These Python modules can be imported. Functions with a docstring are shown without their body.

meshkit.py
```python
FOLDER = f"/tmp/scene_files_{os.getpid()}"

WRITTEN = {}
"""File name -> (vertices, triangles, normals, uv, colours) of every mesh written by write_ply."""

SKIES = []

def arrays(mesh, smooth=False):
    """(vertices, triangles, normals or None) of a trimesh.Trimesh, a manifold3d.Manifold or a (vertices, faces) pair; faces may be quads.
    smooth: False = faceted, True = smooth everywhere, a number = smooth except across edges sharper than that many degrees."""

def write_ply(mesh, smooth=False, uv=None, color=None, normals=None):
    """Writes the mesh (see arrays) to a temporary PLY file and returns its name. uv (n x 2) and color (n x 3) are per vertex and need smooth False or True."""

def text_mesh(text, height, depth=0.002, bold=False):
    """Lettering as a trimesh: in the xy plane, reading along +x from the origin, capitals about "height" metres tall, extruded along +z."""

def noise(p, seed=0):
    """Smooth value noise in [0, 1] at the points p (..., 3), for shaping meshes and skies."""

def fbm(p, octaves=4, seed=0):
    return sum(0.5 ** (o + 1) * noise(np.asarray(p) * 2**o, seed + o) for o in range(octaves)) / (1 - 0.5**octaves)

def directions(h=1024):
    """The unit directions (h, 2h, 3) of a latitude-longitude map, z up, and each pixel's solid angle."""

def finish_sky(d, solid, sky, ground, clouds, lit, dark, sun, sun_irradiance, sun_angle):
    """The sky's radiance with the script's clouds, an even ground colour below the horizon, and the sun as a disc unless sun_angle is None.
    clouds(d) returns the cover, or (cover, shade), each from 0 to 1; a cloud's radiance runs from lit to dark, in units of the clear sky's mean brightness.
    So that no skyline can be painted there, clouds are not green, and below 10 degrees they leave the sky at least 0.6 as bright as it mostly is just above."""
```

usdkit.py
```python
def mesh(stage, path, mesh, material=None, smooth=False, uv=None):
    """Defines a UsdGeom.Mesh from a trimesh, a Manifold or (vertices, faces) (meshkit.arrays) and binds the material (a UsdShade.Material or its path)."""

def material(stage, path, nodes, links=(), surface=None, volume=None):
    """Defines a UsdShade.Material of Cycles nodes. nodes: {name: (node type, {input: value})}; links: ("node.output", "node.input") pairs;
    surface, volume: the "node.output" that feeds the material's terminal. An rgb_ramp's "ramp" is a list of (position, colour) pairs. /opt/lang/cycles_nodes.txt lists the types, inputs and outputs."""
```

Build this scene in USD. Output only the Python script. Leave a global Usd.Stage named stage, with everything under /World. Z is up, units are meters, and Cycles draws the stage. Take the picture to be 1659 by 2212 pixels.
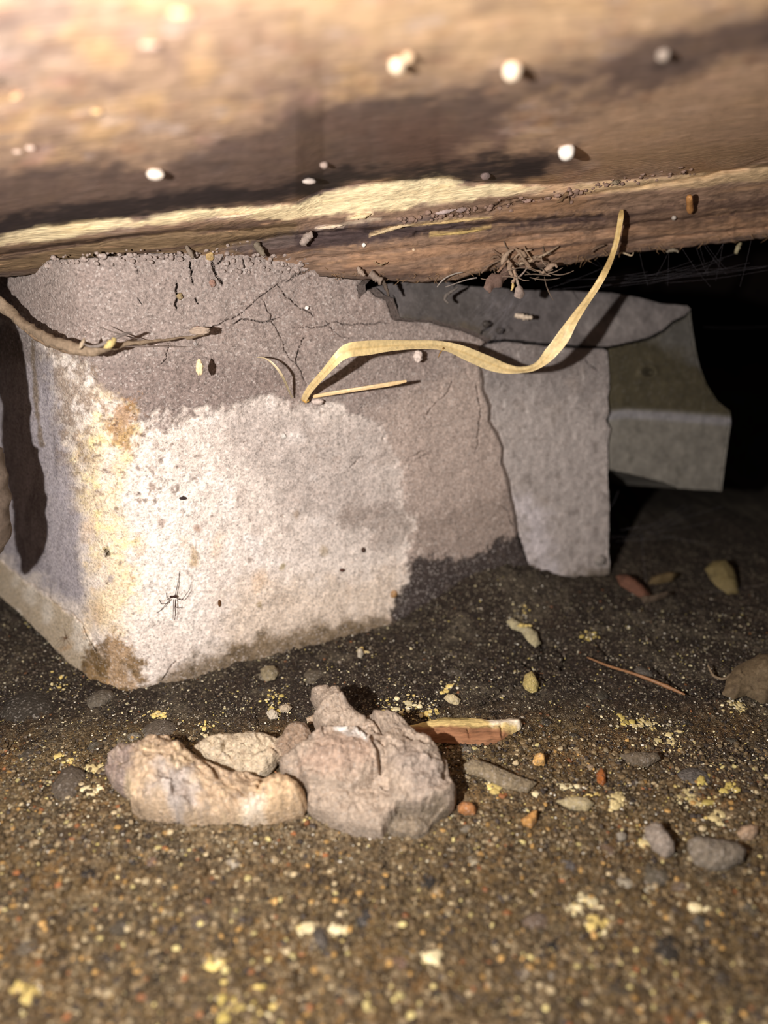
import math
import numpy as np
import trimesh
import usdkit
from meshkit import noise, fbm
from scipy.spatial import Delaunay
from pxr import Usd, UsdGeom, UsdLux, UsdShade, Gf, Sdf, Vt

stage = Usd.Stage.CreateInMemory()
UsdGeom.SetStageUpAxis(stage, 'Z')
UsdGeom.SetStageMetersPerUnit(stage, 1.0)
UsdGeom.Xform.Define(stage, '/World')

# ------------------------------------------------------------------ camera
EYE = np.array([0.0, 0.0, 0.2])
PITCH = math.radians(20.0)
FPX = 1825.0                                   # focal length for a picture 1659 wide
FW = np.array([0, math.cos(PITCH), -math.sin(PITCH)])
RT = np.array([1.0, 0, 0])
UP = np.array([0, math.sin(PITCH), math.cos(PITCH)])
cam = UsdGeom.Camera.Define(stage, '/World/camera')
cam.CreateFocalLengthAttr(4.0)
cam.CreateHorizontalApertureAttr(4.0 * 1659 / FPX)
cam.CreateClippingRangeAttr((0.005, 50))
cam.CreateFStopAttr(0.68)
cam.CreateFocusDistanceAttr(0.342)
cam.CreateExposureAttr(2.7)
_x = UsdGeom.Xformable(cam)
_x.AddTranslateOp().Set(tuple(EYE))
_x.AddRotateXOp().Set(90 - 20.0)

# ------------------------------------------------------------------ light: a hand torch held just left of the phone
TORCH_OFF = 0.085
torch = UsdLux.SphereLight.Define(stage, '/World/hand_torch_light')
torch.CreateRadiusAttr(0.0032)
torch.CreateIntensityAttr(3100.0)
torch.CreateColorAttr(Gf.Vec3f(1.0, 0.94, 0.89))
_aim = FW * 0.38 + RT * (800 - 829.5) / FPX * 0.38 + UP * (1106 - 720) / FPX * 0.38 - np.array([-TORCH_OFF, 0, 0])
_m = Gf.Matrix4d().SetLookAt(Gf.Vec3d(-TORCH_OFF, 0, 0.2), Gf.Vec3d(*(np.array([-TORCH_OFF, 0, 0.2]) + _aim)), Gf.Vec3d(0, 0, 1)).GetInverse()
UsdGeom.Xformable(torch).AddTransformOp().Set(_m)
_s = UsdLux.ShapingAPI.Apply(torch.GetPrim())
_s.CreateShapingConeAngleAttr(74.0)
_s.CreateShapingConeSoftnessAttr(1.0)
dome = UsdLux.DomeLight.Define(stage, '/World/ambient_fill')  # added dim fill from all sides; no daylight source behind it
dome.CreateIntensityAttr(0.003)
dome.CreateColorAttr(Gf.Vec3f(0.95, 0.85, 0.95))


# ------------------------------------------------------------------ helpers
def ray(p):
    p = np.asarray(p, float)
    return FW + ((p[..., 0] - 829.5) / FPX)[..., None] * RT + ((1106 - p[..., 1]) / FPX)[..., None] * UP


def at(p, depth):
    """the point seen at picture position p at that distance along the lens axis"""
    return EYE + ray(p) * np.asarray(depth, float)[..., None]


def plane_depth(p, n, q):
    d = ray(p)
    n = np.asarray(n, float)
    return ((np.asarray(q) - EYE) @ n) / (d @ n)


def pix(v):
    v = np.asarray(v, float) - EYE
    z = v @ FW
    return np.stack([829.5 + FPX * (v @ RT) / z, 1106 - FPX * (v @ UP) / z], -1)


def lin(r, g, b):
    c = np.array([r, g, b], float) / 255
    return np.where(c <= 0.04045, c / 12.92, ((c + 0.055) / 1.055) ** 2.4)


def inside(poly, p):
    poly = np.asarray(poly, float)
    x, y = p[:, 0], p[:, 1]
    r = np.zeros(len(p), bool)
    j = len(poly) - 1
    for i in range(len(poly)):
        xi, yi = poly[i]
        xj, yj = poly[j]
        if yi != yj:
            r ^= ((yi > y) != (yj > y)) & (x < (xj - xi) * (y - yi) / (yj - yi) + xi)
        j = i
    return r


def line_dist(line, p, closed=False):
    line = np.asarray(line, float)
    best = np.full(len(p), 1e9)
    n = len(line)
    for i in range(n if closed else n - 1):
        a, b = line[i], line[(i + 1) % n]
        ab = b - a
        t = np.clip(((p - a) @ ab) / max(ab @ ab, 1e-12), 0, 1)
        best = np.minimum(best, np.hypot(*(p - a - t[:, None] * ab).T))
    return best


def sdf(poly, p):
    d = line_dist(poly, p, True)
    return np.where(inside(poly, p), d, -d)


def smooth(a, b, x):
    t = np.clip((x - a) / (b - a), 0, 1)
    return t * t * (3 - 2 * t)


def n2(p, scale, octaves=4, seed=0):
    """noise at picture positions, in [-1, 1]"""
    q = np.concatenate([np.asarray(p, float) / scale, np.full((len(p), 1), seed * 7.31)], 1)
    return (fbm(q, octaves, seed) - 0.5) * 2


def ridge(p, scale, seed=0):
    return 0.6 - np.abs(n2(p, scale, 4, seed)) * 2.2


def crag(p, scale, seed=0):
    """broken-stone relief in about [-1, 1]: tilted flakes with sharp edges, ledges and grain"""
    r = np.random.default_rng(seed)
    q = p + np.stack([n2(p, scale, 3, seed + 1), n2(p, scale, 3, seed + 2)], 1) * scale * 0.45
    lo, hi = q.min(0), q.max(0)
    out = 0
    for k, (sc, am) in enumerate(((scale, 1.0), (scale * 0.45, 0.5))):
        n = max(6, int((hi - lo).prod() / sc ** 2))
        c = r.uniform(lo, hi, (n, 2))
        from scipy.spatial import cKDTree
        i = cKDTree(c).query(q)[1]
        tilt = r.normal(0, 1, (n, 2)) * 0.55
        off = r.uniform(-0.5, 0.5, n)
        out = out + am * (off[i] + ((q - c[i]) * tilt[i]).sum(1) / sc)
    out = out + 0.5 * n2(p, scale * 0.3, 4, seed + 5)
    return np.clip(out, -1.6, 1.6)


def mask(poly, p, edge=6.0, wob=14.0, wscale=30.0, seed=0, nq=None):
    q = p if nq is None else nq
    return smooth(-edge, edge, sdf(poly, p) + wob * (n2(q, wscale, 4, seed) * 1.5 + n2(q, wscale / 5, 4, seed + 40) * 0.9))


def lay(col, m, c):
    return col * (1 - m[:, None]) + np.asarray(c) * m[:, None]


def densify(poly, step, closed=True, jag=0.0, seed=0):
    poly = np.asarray(poly, float)
    out = []
    n = len(poly)
    for i in range(n if closed else n - 1):
        a, b = poly[i], poly[(i + 1) % n]
        k = max(1, int(np.hypot(*(b - a)) / step))
        out += [a + (b - a) * t / k for t in range(k)]
    if not closed:
        out.append(poly[-1])
    out = np.array(out)
    if jag:
        j = np.stack([n2(out, 9, 3, seed), n2(out, 9, 3, seed + 5)], 1) * jag + np.stack([n2(out, 40, 2, seed + 9), n2(out, 40, 2, seed + 3)], 1) * jag
        out = out + j
    return out


def catmull(pts, n):
    pts = np.asarray(pts, float)
    t = np.concatenate([[0], np.cumsum(np.sqrt(np.linalg.norm(np.diff(pts[:, :2], axis=0), axis=1)) + 1e-9)])
    from scipy.interpolate import PchipInterpolator, CubicSpline
    s = np.linspace(0, t[-1], n)
    return np.stack([(CubicSpline if k < 2 else PchipInterpolator)(t, pts[:, k])(s) for k in range(pts.shape[1])], 1)


def triangulate(outline, step, extra=None, keep_off=None):
    """outline: dense closed polygon; returns (points2d, triangles, number of outline points)"""
    x0, y0 = outline.min(0)
    x1, y1 = outline.max(0)
    gx, gy = np.meshgrid(np.arange(x0, x1, step), np.arange(y0, y1, step * 0.9))
    gx = gx + (np.arange(gx.shape[0]) % 2)[:, None] * step / 2
    g = np.stack([gx.ravel(), gy.ravel()], 1)
    r = np.random.default_rng(5)
    g += r.uniform(-0.15, 0.15, g.shape) * step
    g = g[inside(outline, g)]
    from scipy.spatial import cKDTree
    g = g[cKDTree(outline).query(g)[0] > step * 0.55]
    pts = [outline]
    if extra is not None and len(extra):
        e = extra[inside(outline, extra)]
        if len(e):
            e = e[cKDTree(outline).query(e)[0] > 0.8]
        if len(e):
            g = g[cKDTree(e).query(g)[0] > step * 0.5]
            pts.append(e)
    pts.append(g)
    P = np.vstack(pts)
    T = Delaunay(P).simplices
    c = P[T].mean(1)
    T = T[inside(outline, c)]
    a = P[T]
    area = (a[:, 1, 0] - a[:, 0, 0]) * (a[:, 2, 1] - a[:, 0, 1]) - (a[:, 1, 1] - a[:, 0, 1]) * (a[:, 2, 0] - a[:, 0, 0])
    T = np.where((area > 0)[:, None], T[:, [0, 2, 1]], T)      # picture y runs down
    T = T[np.abs(area) > 1e-9]
    return P, T, len(outline)


def crack_points(cracks):
    """extra points and their depth along grooves; cracks: (line, half width px, depth m)"""
    E, D = [], []
    for i, (ln, w, d) in enumerate(cracks):
        l = densify(ln, 3.0, False)
        l = l + np.stack([n2(l, 10, 3, i), n2(l, 10, 3, i + 50)], 1) * 4.0 + np.stack([n2(l, 40, 2, i + 20), n2(l, 40, 2, i + 70)], 1) * 11.0
        t = np.gradient(l, axis=0)
        t /= np.linalg.norm(t, axis=1, keepdims=True) + 1e-9
        nn = np.stack([-t[:, 1], t[:, 0]], 1)
        k = np.linspace(0, 1, len(l))
        ww = w * (0.55 + 0.6 * noise(np.stack([k * len(l) / 4, k * 0 + i, k * 0], 1), i)) * np.clip(np.minimum(k, 1 - k) * 8 + 0.25, 0, 1)
        for s, dd in ((-1, 0), (1, 0), (-0.55, 1), (0.55, 1)):
            E.append(l + nn * (ww * s)[:, None])
            D.append(np.full(len(l), d * dd) * np.clip(np.minimum(k, 1 - k) * 8 + 0.3, 0, 1))
    return (np.vstack(E), np.concatenate(D)) if E else (np.zeros((0, 2)), np.zeros(0))


def close(front, T, nb, back):
    """a closed solid from a front sheet whose first nb vertices are its rim, and a back sheet with the same triangles"""
    n = len(front)
    i = np.arange(nb)
    j = (i + 1) % nb
    side = np.vstack([np.stack([i, n + i, j], 1), np.stack([j, n + i, n + j], 1)])
    e = set(map(tuple, np.vstack([T[:, [0, 1]], T[:, [1, 2]], T[:, [2, 0]]])))
    if (0, 1) in e:
        side = np.vstack([np.stack([i, j, n + i], 1), np.stack([j, n + j, n + i], 1)])[:, ::-1]
    return np.vstack([front, back]), np.vstack([T, T[:, ::-1] + n, side])


def relief(outline, depth, thick, step=4, jag=0.0, cracks=(), seed=0, ext=None, bump=None, rim=None):
    """A solid piece whose seen face is traced in outline; depth(p) its distance; bump(p) height towards the viewer in metres;
    rim: (width px, drop m) worn rounded edge. Returns (vertices, faces, picture positions per vertex)"""
    o = densify(outline, step * 0.9, True, jag, seed)
    E, ED = crack_points(cracks)
    P, T, nb = triangulate(o, step, E)
    d = depth(P)
    h = np.zeros(len(P)) if bump is None else bump(P)
    if len(E):
        from scipy.spatial import cKDTree
        dist, k = cKDTree(E).query(P)
        h = h - np.where(dist < 1e-6, ED[k], 0)
    if rim:
        s = np.clip(sdf(outline, P) / rim[0], 0, 1)
        h = h - rim[1] * (1 - np.sqrt(np.clip(1 - (1 - s) ** 2, 0, 1)))
    f = at(P, d) - ray(P) / np.linalg.norm(ray(P), axis=1)[:, None] * h[:, None]
    back = f + (np.array([0.15, 1.0, 0]) if ext is None else np.asarray(ext, float)) * thick
    v, t = close(f, T, nb, back)
    return v, t, np.vstack([P, P])


def pillow(outline, n, q, height, under=None, step=4, power=0.5, jag=0.0, seed=0, lumps=(0.0, 30), width=None, bump=None):
    """a loose lump: outline traced on the plane (n, q), domed by height m at its middle, rounded under"""
    o = densify(outline, step * 0.9, True, jag, seed)
    P, T, nb = triangulate(o, step)
    n = np.asarray(n, float) / np.linalg.norm(n)
    if n @ FW > 0:
        n = -n
    s = np.maximum(sdf(outline, P), 0)
    w = width or s.max()
    k = np.clip(s / w, 0, 1)
    prof = (1 - (1 - k) ** 2) ** power
    prof[:nb] = 0
    base = at(P, plane_depth(P, n, q))
    h = height * prof * (1 + lumps[0] * n2(P, lumps[1], 4, seed))
    if bump is not None:
        h = h + bump(P) * np.clip(k * 3, 0, 1)
    f = base + n * h[:, None]
    b = base - n * ((height if under is None else under) * prof)[:, None]
    v, t = close(f, T, nb, b)
    return v, t, np.vstack([P, P])


def blob(c, r, seed=0, sub=2, rough=0.25, freq=1.6, squash=(1, 1, 1), rot=None):
    m = trimesh.creation.icosphere(sub)
    v = np.array(m.vertices)
    v = v * (1 + rough * (fbm(v * freq + seed * 3.7, 3, seed)[:, None] - 0.5) * 2) * np.asarray(squash) * r
    if rot is not None:
        a = trimesh.transformations.euler_matrix(*rot)[:3, :3]
        v = v @ a.T
    return v + np.asarray(c), np.array(m.faces)


def tube(path, rad, sides=6, rough=0.0, seed=0):
    p = np.asarray(path, float)
    r = np.broadcast_to(rad, (len(p),))
    t = np.gradient(p, axis=0)
    t /= np.linalg.norm(t, axis=1, keepdims=True) + 1e-12
    a = np.cross(t, [0.31, -0.2, 0.93])
    a /= np.linalg.norm(a, axis=1, keepdims=True) + 1e-12
    b = np.cross(t, a)
    ang = np.arange(sides) * 2 * np.pi / sides
    rr = r[:, None] * (1 + rough * np.random.default_rng(seed).uniform(-1, 1, (len(p), sides)))
    v = p[:, None] + rr[..., None] * (np.cos(ang)[None, :, None] * a[:, None] + np.sin(ang)[None, :, None] * b[:, None])
    v = v.reshape(-1, 3)
    F = []
    for i in range(len(p) - 1):
        for j in range(sides):
            k = (j + 1) % sides
            F += [[i * sides + j, (i + 1) * sides + j, (i + 1) * sides + k], [i * sides + j, (i + 1) * sides + k, i * sides + k]]
    for i in range(1, sides - 1):
        F += [[0, i, i + 1], [(len(p) - 1) * sides, (len(p) - 1) * sides + i + 1, (len(p) - 1) * sides + i]]
    return v, np.array(F)


def joined(parts):
    V, Fs, n = [], [], 0
    for v, f in parts:
        V.append(v)
        Fs.append(f + n)
        n += len(v)
    return np.vstack(V), np.vstack(Fs)


_used = {}


def path_for(name, parent=None):
    base = f'{parent or "/World"}/{name}'
    k = _used.get(base, 0)
    _used[base] = k + 1
    return base if k == 0 else f'{base}_{k:03d}'


def put(name, v, f, mat, col=None, parent=None, smooth_=True):
    p = path_for(name, parent)
    m = usdkit.mesh(stage, p, (np.asarray(v, float), np.asarray(f)), mat, smooth=smooth_)
    if col is not None:
        col = np.asarray(col, np.float32)
        if col.ndim == 1:
            col = np.repeat(col[None], len(v), 0)
        UsdGeom.PrimvarsAPI(m).CreatePrimvar('col', Sdf.ValueTypeNames.Color3fArray, 'vertex').Set(Vt.Vec3fArray.FromNumpy(np.clip(col, 0.001, 0.95).astype(np.float32)))
    return p


def say(p, label=None, cat=None, group=None, kind=None):
    pr = stage.GetPrimAtPath(p)
    for k, x in (('label', label), ('category', cat), ('group', group), ('kind', kind)):
        if x:
            pr.SetCustomDataByKey(k, x)
    return p


def thing(name, label, cat, group=None, kind=None):
    p = path_for(name)
    UsdGeom.Xform.Define(stage, p)
    return say(p, label, cat, group, kind)


# ------------------------------------------------------------------ materials (colour comes with each piece; grain and relief here)
def make_mat(name, fine=900, amt=0.5, fleck=0.0, fleck_scale=1100, bump=0.5, bump_scale=700, dist=0.0006, rough=0.9, spec=0.25,
             stretch=None, fleck_col=(0.75, 0.7, 0.65), dark=0.0, dark_scale=800, second=0.0):
    nodes = {
        'a': ('attribute', {'attribute': 'col'}), 'g': ('geometry', {}),
        'n': ('noise_texture', {'scale': float(fine), 'detail': 5.0, 'roughness': 0.7}),
        'r': ('map_range', {'from_min': 0.3, 'from_max': 0.7, 'to_min': 1 - amt, 'to_max': 1 + amt, 'clamp': False}),
        'mul': ('vector_math', {'math_type': 'scale'}),
        'v': ('voronoi_texture', {'scale': float(fleck_scale), 'feature': 'f1'}),
        'sep': ('separate_color', {}),
        'fr': ('map_range', {'from_min': 0.82, 'from_max': 0.97, 'to_min': 0.0, 'to_max': fleck, 'clamp': True}),
        'fm': ('mix', {'color2': fleck_col}),
        'dr': ('map_range', {'from_min': 0.0, 'from_max': 0.25, 'to_min': dark, 'to_max': 0.0, 'clamp': True}),
        'dm': ('mix', {'color2': (0.02, 0.016, 0.012)}),
        'b': ('noise_texture', {'scale': float(bump_scale), 'detail': 4.0, 'roughness': 0.65}),
        'bv': ('math', {'math_type': 'add'}), 'bs': ('math', {'math_type': 'multiply', 'value2': 0.6}),
        'bump': ('bump', {'strength': float(bump), 'distance': float(dist)}),
        'p': ('principled_bsdf', {'roughness': float(rough), 'specular_ior_level': float(spec)}),
    }
    links = [('n.fac', 'r.value'), ('a.color', 'mul.vector1'), ('r.result', 'mul.scale'), ('v.color', 'sep.color'), ('sep.r', 'fr.value'),
             ('mul.vector', 'fm.color1'), ('fr.result', 'fm.fac'), ('sep.g', 'dr.value'), ('fm.color', 'dm.color1'), ('dr.result', 'dm.fac'),
             ('dm.color', 'p.base_color'), ('b.fac', 'bv.value1'), ('v.distance', 'bs.value1'), ('bs.value', 'bv.value2'), ('bv.value', 'bump.height'), ('bump.normal', 'p.normal')]
    if stretch:
        nodes['map'] = ('mapping', {'scale': stretch[0], 'rotation': stretch[1]})
        links += [('g.position', 'map.vector')] + [('map.vector', f'{k}.vector') for k in ('n', 'v', 'b')]
    else:
        links += [('g.position', f'{k}.vector') for k in ('n', 'v', 'b')]
    return usdkit.material(stage, '/World/Looks/' + name, nodes, links, surface='p.BSDF')


M_COAT = make_mat('render_coat', fine=800, amt=0.42, fleck=0.34, fleck_scale=1400, bump=0.55, bump_scale=1500, dist=0.0005, dark=0.4, fleck_col=(0.7, 0.64, 0.6))
M_PANEL = make_mat('grey_panel', fine=900, amt=0.3, fleck=0.25, fleck_scale=1400, bump=0.5, bump_scale=800, dist=0.0005, dark=0.2, fleck_col=(0.5, 0.48, 0.46))
M_CAP = make_mat('smooth_slab', fine=160, amt=0.3, fleck=0.1, fleck_scale=900, bump=0.25, bump_scale=500, dist=0.0004, fleck_col=(0.25, 0.24, 0.24))
M_GROUND = make_mat('gritty_concrete', fine=520, amt=0.75, fleck=0.55, fleck_scale=1500, bump=0.9, bump_scale=650, dist=0.0012, dark=0.6, fleck_col=(0.34, 0.29, 0.2))
M_WOOD = make_mat('rotten_timber', fine=800, amt=0.42, fleck=0.0, bump=0.5, bump_scale=800, dist=0.0006, rough=0.85, stretch=((0.12, 1.0, 1.0), (0, math.radians(4), math.radians(-5))))
M_STONE = make_mat('mortar_lump', fine=600, amt=0.4, fleck=0.25, fleck_scale=1300, bump=0.8, bump_scale=900, dist=0.0008, dark=0.25, fleck_col=(0.6, 0.55, 0.5))
M_PLAIN = make_mat('small_bits', fine=900, amt=0.3, bump=0.3, bump_scale=900, dist=0.0003, rough=0.8)
M_GRAIN = make_mat('sand_grain', fine=1500, amt=0.25, bump=0.2, bump_scale=1500, dist=0.0002, rough=0.6, spec=0.4)
M_SOIL = make_mat('dark_soil', fine=60, amt=0.5, bump=0.6, bump_scale=50, dist=0.006)
M_STRAW = usdkit.material(stage, '/World/Looks/dry_straw', {
    'a': ('attribute', {'attribute': 'col'}), 'g': ('geometry', {}), 'n': ('noise_texture', {'scale': 600.0, 'detail': 3.0}),
    'r': ('map_range', {'from_min': 0.3, 'from_max': 0.7, 'to_min': 0.8, 'to_max': 1.15}), 'mul': ('vector_math', {'math_type': 'scale'}),
    'p': ('principled_bsdf', {'roughness': 0.45, 'specular_ior_level': 0.5}), 't': ('translucent_bsdf', {}), 'mx': ('mix_closure', {'fac': 0.15})},
    [('g.position', 'n.vector'), ('n.fac', 'r.value'), ('a.color', 'mul.vector1'), ('r.result', 'mul.scale'), ('mul.vector', 'p.base_color'), ('mul.vector', 't.color'),
     ('p.BSDF', 'mx.closure1'), ('t.BSDF', 'mx.closure2')], surface='mx.closure')
M_WEB = usdkit.material(stage, '/World/Looks/cobweb_silk', {'p': ('principled_bsdf', {'base_color': (0.32, 0.3, 0.33), 'roughness': 0.6}), 't': ('transparent_bsdf', {}), 'mx': ('mix_closure', {'fac': 0.5})},
                        [('p.BSDF', 'mx.closure2'), ('t.BSDF', 'mx.closure1')], surface='mx.closure')

rng = np.random.default_rng(11)


# ------------------------------------------------------------------ the ground
def ground_height(x, y):
    q = np.stack([x, y, x * 0], -1)
    h = 0.006 * (fbm(q * 14, 3, 3) - 0.5) + 0.0035 * (fbm(q * 90, 3, 8) - 0.5)
    m = np.exp(-((x - 0.052) / 0.055) ** 2 - ((y - 0.408) / 0.03) ** 2)      # soil banked against the foot of the pier
    return h + 0.022 * m - 0.03 * smooth(0.52, 0.75, y)


def axis(lo, a, b, hi, fine, n):
    return np.unique(np.concatenate([lo + (a - lo) * np.linspace(0, 1, n) ** 0.6, np.arange(a, b, fine), b + (hi - b) * np.linspace(0, 1, n) ** 1.6]))


def ground_colour(v):
    P = pix(v)
    seen = v[:, 1] > 0.05
    P = np.where(seen[:, None], P, [800.0, 2400.0])
    q = v * [1, 1, 0]
    x, y = v[:, 0], v[:, 1]
    N1 = (fbm(q * 40, 4, 21) - 0.5) * 2
    N2 = (fbm(q * 120, 4, 22) - 0.5) * 2
    col = np.repeat(lin(102, 84, 55)[None], len(v), 0)                                    # brown sandy concrete
    col = lay(col, smooth(-0.1, 0.5, N1 + 0.4 * N2), lin(122, 92, 52))
    col = lay(col, 0.7 * smooth(0.1, 0.6, (fbm(q * 60, 4, 31) - 0.5) * 2 + 0.3 * N2), lin(120, 108, 84))
    pale = np.exp(-((x + 0.03) / 0.06) ** 2 - ((y - 0.235) / 0.022) ** 2)                 # paler sandy patch in front of the lumps
    col = lay(col, 0.7 * np.clip(pale + 0.3 * N1, 0, 1), lin(138, 122, 98))
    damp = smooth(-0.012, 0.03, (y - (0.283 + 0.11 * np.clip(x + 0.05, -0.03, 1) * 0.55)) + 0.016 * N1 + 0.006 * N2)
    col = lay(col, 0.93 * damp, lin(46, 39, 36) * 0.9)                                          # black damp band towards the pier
    right = np.exp(-((x - 0.148) / 0.045) ** 2 - ((y - 0.272) / 0.016) ** 2)
    col = lay(col, 0.85 * np.clip(right * 1.3 + 0.25 * N1, 0, 1), lin(58, 50, 46))
    col = lay(col, 0.45 * smooth(0.0, 0.5, (fbm(q * 75, 4, 51) - 0.5) * 2), lin(98, 90, 76))
    col = lay(col, 0.7 * smooth(0.15, 0.55, (fbm(q * 170, 3, 41) - 0.5) * 2) , lin(44, 36, 30))
    return col


floor = thing('floor', 'gritty brown concrete ground with embedded sand and pebbles, dark and damp near the pier', 'ground', kind='structure')
X = axis(-0.7, -0.23, 0.30, 0.9, 0.00085, 16)
Y = axis(-0.5, 0.135, 0.50, 1.45, 0.00085, 22)
gx, gy = np.meshgrid(X, Y)
gz = ground_height(gx, gy)
fine_noise = 0.0015 * (fbm(np.stack([gx, gy, gx * 0], -1) * 420, 3, 77) - 0.5) * 2
gz = gz + fine_noise
GV = np.stack([gx, gy, gz], -1).reshape(-1, 3)
ny, nx = gx.shape
idx = np.arange(nx * ny).reshape(ny, nx)
a_, b_, c_, d_ = idx[:-1, :-1].ravel(), idx[:-1, 1:].ravel(), idx[1:, 1:].ravel(), idx[1:, :-1].ravel()
GF = np.vstack([np.stack([a_, b_, c_], 1), np.stack([a_, c_, d_], 1)])
# cracks in the slab: narrow, deep grooves
GP = pix(np.where(GV[:, 1:2] > 0.05, GV, [0, 0.3, 0]))
near = (GV[:, 1] > 0.2)
ground_cracks = [([(1160, 1372), (1178, 1400), (1160, 1425), (1130, 1430)], 3), ([(1202, 1396), (1220, 1420), (1216, 1445)], 3), ([(1293, 1385), (1312, 1415), (1318, 1425)], 3),
                 ([(1140, 1432), (1165, 1450), (1180, 1470)], 2.5), ([(1410, 1440), (1450, 1470), (1480, 1490), (1500, 1502)], 2.5), ([(1040, 1520), (1100, 1480), (1160, 1465)], 1.5),
                 ([(550, 1540), (562, 1570), (575, 1590)], 2), ([(1585, 1830), (1600, 1850), (1620, 1880)], 4), ([(190, 1640), (200, 1668)], 3)]
drop = np.zeros(len(GV))
for ln, w in ground_cracks:
    l = densify(ln, 6, False)
    l = l + np.stack([n2(l, 15, 3, 1), n2(l, 15, 3, 2)], 1) * 6
    dd = np.full(len(GV), 99.0)
    dd[near] = line_dist(l, GP[near])
    drop = np.maximum(drop, 0.0035 * np.clip(1.6 - dd / w, 0, 1))
GV[:, 2] -= drop
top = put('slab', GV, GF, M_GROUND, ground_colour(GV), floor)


def on_ground(px, py):
    p = np.array([[px, py]], float)
    v = at(p, plane_depth(p, (0, 0, 1), (0, 0, 0)))[0]
    for _ in range(3):
        z = ground_height(v[0], v[1])
        v = at(p, plane_depth(p, (0, 0, 1), (0, 0, float(z))))[0]
    return v


# sand grains lying in the surface
def grains(n, box_px, rmin, rmax, palette, seed, weights=None, clusters=None, flat=0.6):
    r = np.random.default_rng(seed)
    if clusters is not None:
        k = r.integers(0, len(clusters), n)
        c = np.array([x[:2] for x in clusters], float)[k]
        s = np.array([x[2] for x in clusters], float)[k]
        p = c + r.normal(0, 1, (n, 2)) * np.stack([s, s * 0.6], 1)
    else:
        p = np.stack([r.uniform(box_px[0], box_px[2], n), r.uniform(box_px[1], box_px[3], n)], 1)
    v = at(p, plane_depth(p, (0, 0, 1), (0, 0, 0)))
    v[:, 2] = ground_height(v[:, 0], v[:, 1])
    base = trimesh.creation.icosphere(0)
    bv, bf = np.array(base.vertices), np.array(base.faces)
    rad = rmin + (rmax - rmin) * r.uniform(0, 1, n) ** 3
    sc = np.stack([r.uniform(0.7, 1.3, n), r.uniform(0.7, 1.3, n), r.uniform(0.4, 0.9, n) * flat / 0.6], 1) * rad[:, None]
    jit = r.uniform(0.75, 1.2, (n, len(bv), 1))
    ang = r.uniform(0, 6.28, n)
    q = bv[None] * jit * sc[:, None]
    ca, sa = np.cos(ang)[:, None], np.sin(ang)[:, None]
    q = np.stack([q[..., 0] * ca - q[..., 1] * sa, q[..., 0] * sa + q[..., 1] * ca, q[..., 2]], -1)
    V = (q + (v + np.stack([np.zeros(n), np.zeros(n), rad * 0.25 + 0.0003], 1))[:, None]).reshape(-1, 3)
    F_ = (bf[None] + (np.arange(n) * len(bv))[:, None, None]).reshape(-1, 3)
    pal = np.array([lin(*c) for c in palette])
    ci = r.choice(len(pal), n, p=weights)
    C_ = np.repeat(pal[ci] * r.uniform(0.6, 1.25, (n, 1)), len(bv), 0)
    return V, F_, C_


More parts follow.
